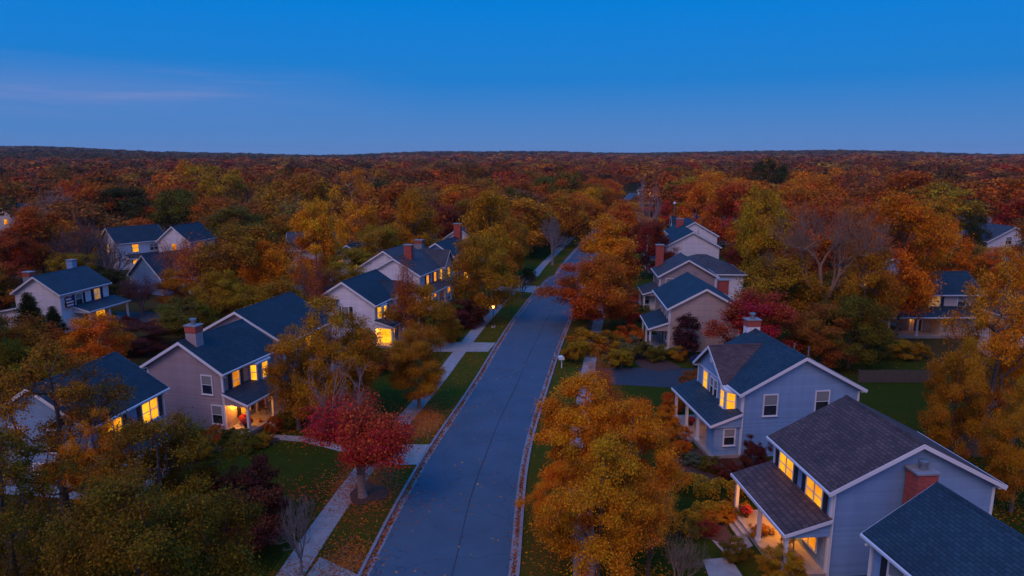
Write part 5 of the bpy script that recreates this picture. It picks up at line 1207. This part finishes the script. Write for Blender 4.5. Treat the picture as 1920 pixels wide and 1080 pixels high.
def in_house(x, y, m):
    for h in HOUSES:
        r = h.root; a = -r.rotation_euler.z; dx, dy = x - r.location.x, y - r.location.y
        lx, ly = (dx * math.cos(a) - dy * math.sin(a)) * h.mx, dx * math.sin(a) + dy * math.cos(a)
        for x0, x1, y0, y1 in h.feet:
            if x0 - m - 1.5 < lx < x1 + m and y0 - m < ly < y1 + m: return True
    return False
def ok_spot(x, y, H, Rr):
    if xl(y) - 6.5 < x < xr(y) + 6 and y < 300: return False
    if y < 130 and xl(y) - 17 < x < xr(y) + 12: return False
    if in_house(x, y, Rr * .72): return False
    px, pt = proj(x, y, H); _, pb = proj(x, y, H * .2); rp = Rr * F_PX / (y * CP + 2)
    for x0, y0, x1, y1, d in PROT:
        if y < d and px + rp > x0 and px - rp < x1 and pb > y0 and pt < y1: return False
    for t in TREES:
        dd = math.hypot(t['x'] - x, t['y'] - y)
        if dd < (Rr + t['R']) * (.62 if t['cat'] == 'tree' else .2): return False
        if t['fixed'] and t['cat'] == 'tree' and y < t['y'] - 1:      # keep the surveyed crowns in view
            tx, tt = proj(t['x'], t['y'], t['H']); _, tb = proj(t['x'], t['y'], t['H'] * .55); tr = t['R'] * F_PX / (t['y'] * CP + 2)
            if px + rp * .7 > tx - tr * .6 and px - rp * .7 < tx + tr * .6 and pt < tb and pb > tt: return False
    return True
def pick(px, d):
    if d < 110 and px < 700: w_ = {'rust': 2, 'olive brown': 4, 'brown': 3, 'olive': 3, 'russet': 3, 'green': 3, 'dark green': 2, 'maroon': 2, 'mauve': 2}
    elif px < 420: w_ = {'rust': 6, 'russet': 6, 'red': 1.5, 'brown': 5, 'bronze': 3, 'olive': 3, 'green': 2.5, 'dark green': 2, 'golden orange': 1, 'mauve': 4}
    elif px < 900: w_ = {'rust': 5, 'russet': 4, 'olive': 4, 'yellow green': 2.5, 'orange': 2, 'brown': 5, 'golden orange': 1.5, 'red': 1.5, 'dark green': 2.5, 'green': 2, 'olive brown': 4, 'mauve': 2}
    elif px < 1350: w_ = {'rust': 5, 'russet': 4, 'orange': 4, 'red': 2, 'yellow green': 1.8, 'golden orange': 1.8, 'brown': 5, 'dark red': 2, 'olive': 2, 'dark green': 2, 'green': 1.5, 'mauve': 2}
    else: w_ = {'rust': 7, 'orange': 6, 'russet': 4, 'golden orange': 2, 'brown': 5, 'yellow green': 1.5, 'olive brown': 3, 'red': 2, 'dark green': 2, 'green': 1.5, 'mauve': 1.5}
    ks = list(w_); return random.choices(ks, [w_[k] for k in ks])[0]
cand = []
d_ = 52.0
yy = 56.0
while yy < 330:
    stp = 7.6 + yy * .006
    half = yy * .80 + 10; x = -half + random.uniform(0, stp)
    while x < half:
        cand.append((x + random.uniform(-2.4, 2.4), yy + random.uniform(-2.4, 2.4))); x += stp
    yy += stp * .92
cand.sort(key=lambda c: math.hypot(*c))
NFILL = 300 - sum(1 for t in TREES if t['cat'] == 'tree')
LAST_D = 0
for x, y in cand:
    if NFILL <= 0: break
    d = math.hypot(x, y); px, _ = proj(x, y, 8)
    if px < -60 or px > 1980: continue
    H = random.uniform(11, 18) if d > 85 else random.uniform(8, 12.5)
    Rr = H * (random.uniform(.35, .47) if d < 140 else random.uniform(.42, .55)); kind = random.choices(['round', 'oval', 'spread', 'vase', 'twiggy', 'bare', 'sparse'], [6, 3, 3, 2, 2, .8, 1])[0]
    if not ok_spot(x, y, H, Rr):
        H *= .62; Rr *= .72
        if d < 85 or not ok_spot(x, y, H, Rr): continue
    c = pick(px, d); plant(x, y, H, Rr, kind, c, bark=random.choice([(.20, .125, .09), (.15, .10, .075), (.25, .16, .12)]) if kind in ('bare', 'twiggy') else None)
    NFILL -= 1; LAST_D = d
print('forest individuals reach', LAST_D, 'left', NFILL)

# ------------------------------------------------------------------ the far wood that reads as one mass
rs = np.random.default_rng(3)
def blob(n, size, rs):
    u = rs.normal(0, 1, (n, 3)); u /= np.linalg.norm(u, axis=1)[:, None]; u[:, 2] = np.abs(u[:, 2]) * 1.0 - .25
    rr = rs.uniform(.72, 1.0, n)[:, None]
    lump = 1 + .16 * np.sin(u[:, 0] * 5 + rs.uniform(0, 6)) * np.sin(u[:, 1] * 5 + rs.uniform(0, 6)) + .12 * np.sin(u[:, 2] * 7 + u[:, 0] * 4)
    C = u * rr * lump[:, None]; return leaf_quads(rs, C, size, u, .25, .3)
def wood(r0, r1, spacing, nq, size, nvar, lo=0, hi=44):
    protos = [blob(nq, size, rs) for _ in range(nvar)]
    Vs, vr, pt, tn = [], [], [], []
    r = r0
    while r < r1:
        arc = math.radians(88) * r; n = max(1, int(arc / spacing) * hi // 44); a = (np.arange(n) + rs.uniform(-.4, .4, n)) / n * math.radians(2 * hi) - math.radians(hi)
        for ai in a:
            if abs(ai) < math.radians(lo): continue
            ri = r + rs.uniform(-.4, .4) * spacing; x, y = ri * math.sin(ai), ri * math.cos(ai)
            if y < 430 and xl(y) - 4 < x < xr(y) + 4: continue
            if in_house(x, y, 3): continue
            px, _ = proj(x, y, 10); H = rs.uniform(8.5, 17) if rs.uniform() > .1 else rs.uniform(17, 20); Rr = spacing * rs.uniform(.42, .78)
            hit = False
            for x0, y0, x1, y1, d in ((1160, 335, 1215, 400, 320), (1160, 300, 1200, 345, 366)):
                if ri < d and x0 < px < x1: hit = True
            if hit: H *= .4
            B = protos[rs.integers(nvar)]; z0 = hills(x, y)
            V = B * np.array([Rr, Rr, H * .42]) + np.array([x, y, z0 + H * .6])
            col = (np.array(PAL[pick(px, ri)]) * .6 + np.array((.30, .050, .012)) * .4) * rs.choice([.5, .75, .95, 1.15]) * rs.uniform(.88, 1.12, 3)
            if ri > 2000 or (ai < -.33 and ri > 1250): col = col * .35 + np.array(PAL['dark green']) * .65 * rs.uniform(.6, 1.2)  # distance haze put into the leaf colour: farthest crowns toned to darker green
            Vs.append(V); vr.append(rs.uniform(0, 1, nq)); pt.append(np.clip(rs.uniform(.2, .8) + rs.normal(0, .1, nq), 0, 1)); tn.append(np.repeat(col[None], nq, 0))
        r += spacing * .9
    return np.concatenate(Vs), np.concatenate(vr), np.concatenate(pt), np.concatenate(tn)
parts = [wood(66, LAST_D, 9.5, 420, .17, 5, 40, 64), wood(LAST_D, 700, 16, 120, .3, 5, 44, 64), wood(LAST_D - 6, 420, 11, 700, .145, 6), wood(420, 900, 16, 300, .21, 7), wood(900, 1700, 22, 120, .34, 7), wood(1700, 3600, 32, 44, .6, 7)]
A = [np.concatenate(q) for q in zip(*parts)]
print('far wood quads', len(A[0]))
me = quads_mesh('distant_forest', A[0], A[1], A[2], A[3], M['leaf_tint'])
fo = bpy.data.objects.new('distant_forest', me); COL.objects.link(fo); fo['kind'] = 'stuff'; fo['label'] = 'distant autumn forest canopy running to the horizon'; fo['category'] = 'forest'

# ------------------------------------------------------------------ fallen leaves
def litter(spots, size):
    Vs, tn = [], []
    for x, y, rx, ry, n, cols in spots:
        q = rs.normal(0, .5, (n, 2)) * np.array([rx, ry]); C = np.stack([x + q[:, 0], y + q[:, 1], rs.uniform(.03, .05, n)], 1)
        Vs.append(leaf_quads(rs, C, size, np.zeros((n, 3)), 2.2)); tn.append(np.array([PAL[c] for c in rs.choice(cols, n)]))
    return np.concatenate(Vs), np.concatenate(tn)
spots = []
for t in TREES:
    if t['cat'] == 'tree' and t['y'] < 100 and t['kind'] != 'conifer':
        c = t['colour']; k = 1.0 if t['y'] < 70 else .5
        spots.append((t['x'], t['y'], t['R'] * 1.25, t['R'] * 1.25, int(520 * k), [c, c, 'brown', 'rust']))
pr_ = at(690, 905); spots.append((pr_.x, pr_.y, 2.6, 4.0, 4500, ['russet', 'rust', 'mauve', 'red', 'mauve']))
p2 = at(800, 790); spots.append((p2.x, p2.y, 1.6, 3.4, 4200, ['rust', 'orange', 'mauve', 'mauve']))
p3 = at(640, 1060); spots.append((p3.x, p3.y, 1.8, 3.0, 2600, ['russet', 'mauve', 'rust']))
p4 = at(560, 930); spots.append((p4.x, p4.y, 2.4, 3.0, 600, ['maroon', 'russet']))
for y in np.arange(30, 130, 1.2):
    for e, s_ in ((xl(y) + .12, 1), (xr(y) - .12, -1)): spots.append((e, y, .16, 1.3, int(random.uniform(15, 95) * (1 if y < 75 else .6)), ['russet', 'maroon', 'rust', 'dark red']))
    spots.append(((xl(y) + xr(y)) / 2, y, 5.0, 1.5, 4, ['orange', 'yellow', 'rust']))
    spots.append((xl(y) - 2, y, 2.2, 1.5, 16, ['rust', 'orange', 'brown'])); spots.append((xr(y) + 2.2, y, 2.4, 1.5, 22, ['rust', 'golden orange', 'brown']))
LV, LT = litter(spots, .14)
me = quads_mesh('fallen_leaves', LV, rs.uniform(.2, .9, len(LV)), rs.uniform(.2, .8, len(LV)), LT, M['leaf_tint'])
fo = bpy.data.objects.new('fallen_leaves', me); COL.objects.link(fo); fo['kind'] = 'stuff'; fo['label'] = 'fallen autumn leaves along the kerbs and under the trees'; fo['category'] = 'leaves'
print('leaves', len(LV))

# ------------------------------------------------------------------ labels for the woodland trees
LM = [(60, 560, 'the far left white house'), (245, 465, 'the warm windowed house'), (265, 520, 'the pale garage'), (325, 455, 'the amber windowed gable'), (400, 700, 'the mauve porch house'), (560, 575, 'the long blue roof'), (690, 545, 'the blue roofed white house'), (765, 500, 'the mauve roof'), (840, 470, 'the deep blue house'),
      (240, 740, 'the white lower left house'), (1050, 560, 'the road'), (1187, 370, 'the far small white house'), (1295, 450, 'the two white gables'), (1300, 600, 'the tan house'), (1310, 390, 'the far grey roof'), (1410, 600, 'the bright red maple'), (1530, 450, 'the huge leafless tree'), (1730, 600, 'the cream porch house'), (1840, 640, 'the big golden orange tree'), (1845, 405, 'the tall grey gable'), (1895, 450, 'the edge white gable'),
      (355, 325, 'the round golden orange tree'), (595, 430, 'the slender yellow tree'), (925, 430, 'the tall street tree'), (1035, 440, 'the leafless sidewalk tree'), (240, 385, 'the dark green left tree'), (470, 510, 'the large bronze orange tree'), (1425, 410, 'the large olive green tree'), (1440, 320, 'the high dark green tree'), (1680, 430, 'the large right orange tree'), (85, 430, 'the big rust red left tree'), (490, 450, 'the low grey roof'), (780, 410, 'the tree over the mauve roof'), (18, 410, 'the left edge blue roof')]
FORM = {'round': 'round crowned', 'oval': 'upright', 'spread': 'spreading', 'vase': 'fan shaped', 'twiggy': 'half bare', 'bare': 'leafless', 'sparse': 'thin leaved'}
ORD = 'first second third fourth fifth sixth seventh eighth ninth tenth eleventh twelfth thirteenth fourteenth fifteenth sixteenth'.split()
byl = {}
for t in TREES:
    if t['label']: continue
    px, py = proj(t['x'], t['y'], t['H'] * .7)
    lm = min(LM, key=lambda l: math.hypot(l[0] - px, (l[1] - py) * 1.6))
    dx, dy = px - lm[0], py - lm[1]
    rel = ('left of' if dx < 0 else 'right of') if abs(dx) > abs(dy) * 1.5 else ('behind' if dy < 0 else 'below')
    col = '' if t['kind'] == 'bare' else t['colour'] + ' '
    t['base'] = f"{FORM[t['kind']]} {col}tree {rel} {lm[2]}"; t['px'] = px; byl.setdefault(t['base'], []).append(t)
for b_, L in byl.items():
    L.sort(key=lambda t: t['px'])
    for i, t in enumerate(L):
        t['o']['label'] = b_ if len(L) == 1 else f"{b_}, {ORD[min(i, 15)]} from the left"
        t['o']['group'] = 'autumn trees of the woodland'
# ------------------------------------------------------------------ evening haze
b = MB(); b.box(-5400, 5400, -5400, 5400, -4, 78)
m = bpy.data.materials.new('evening_haze'); m.use_nodes = True; nt = m.node_tree; nt.nodes.clear()
out = nd(nt, 'ShaderNodeOutputMaterial'); pv = nd(nt, 'ShaderNodeVolumePrincipled'); nt.links.new(pv.outputs['Volume'], out.inputs['Volume'])
pv.inputs['Density'].default_value = .00006; pv.inputs['Color'].default_value = (.8, .82, .9, 1); pv.inputs['Anisotropy'].default_value = 0
hz = b.build('haze', m); hz['kind'] = 'stuff'; hz['label'] = 'thin evening haze over the woods'; hz['category'] = 'haze'
SC.cycles.volume_bounces = 0
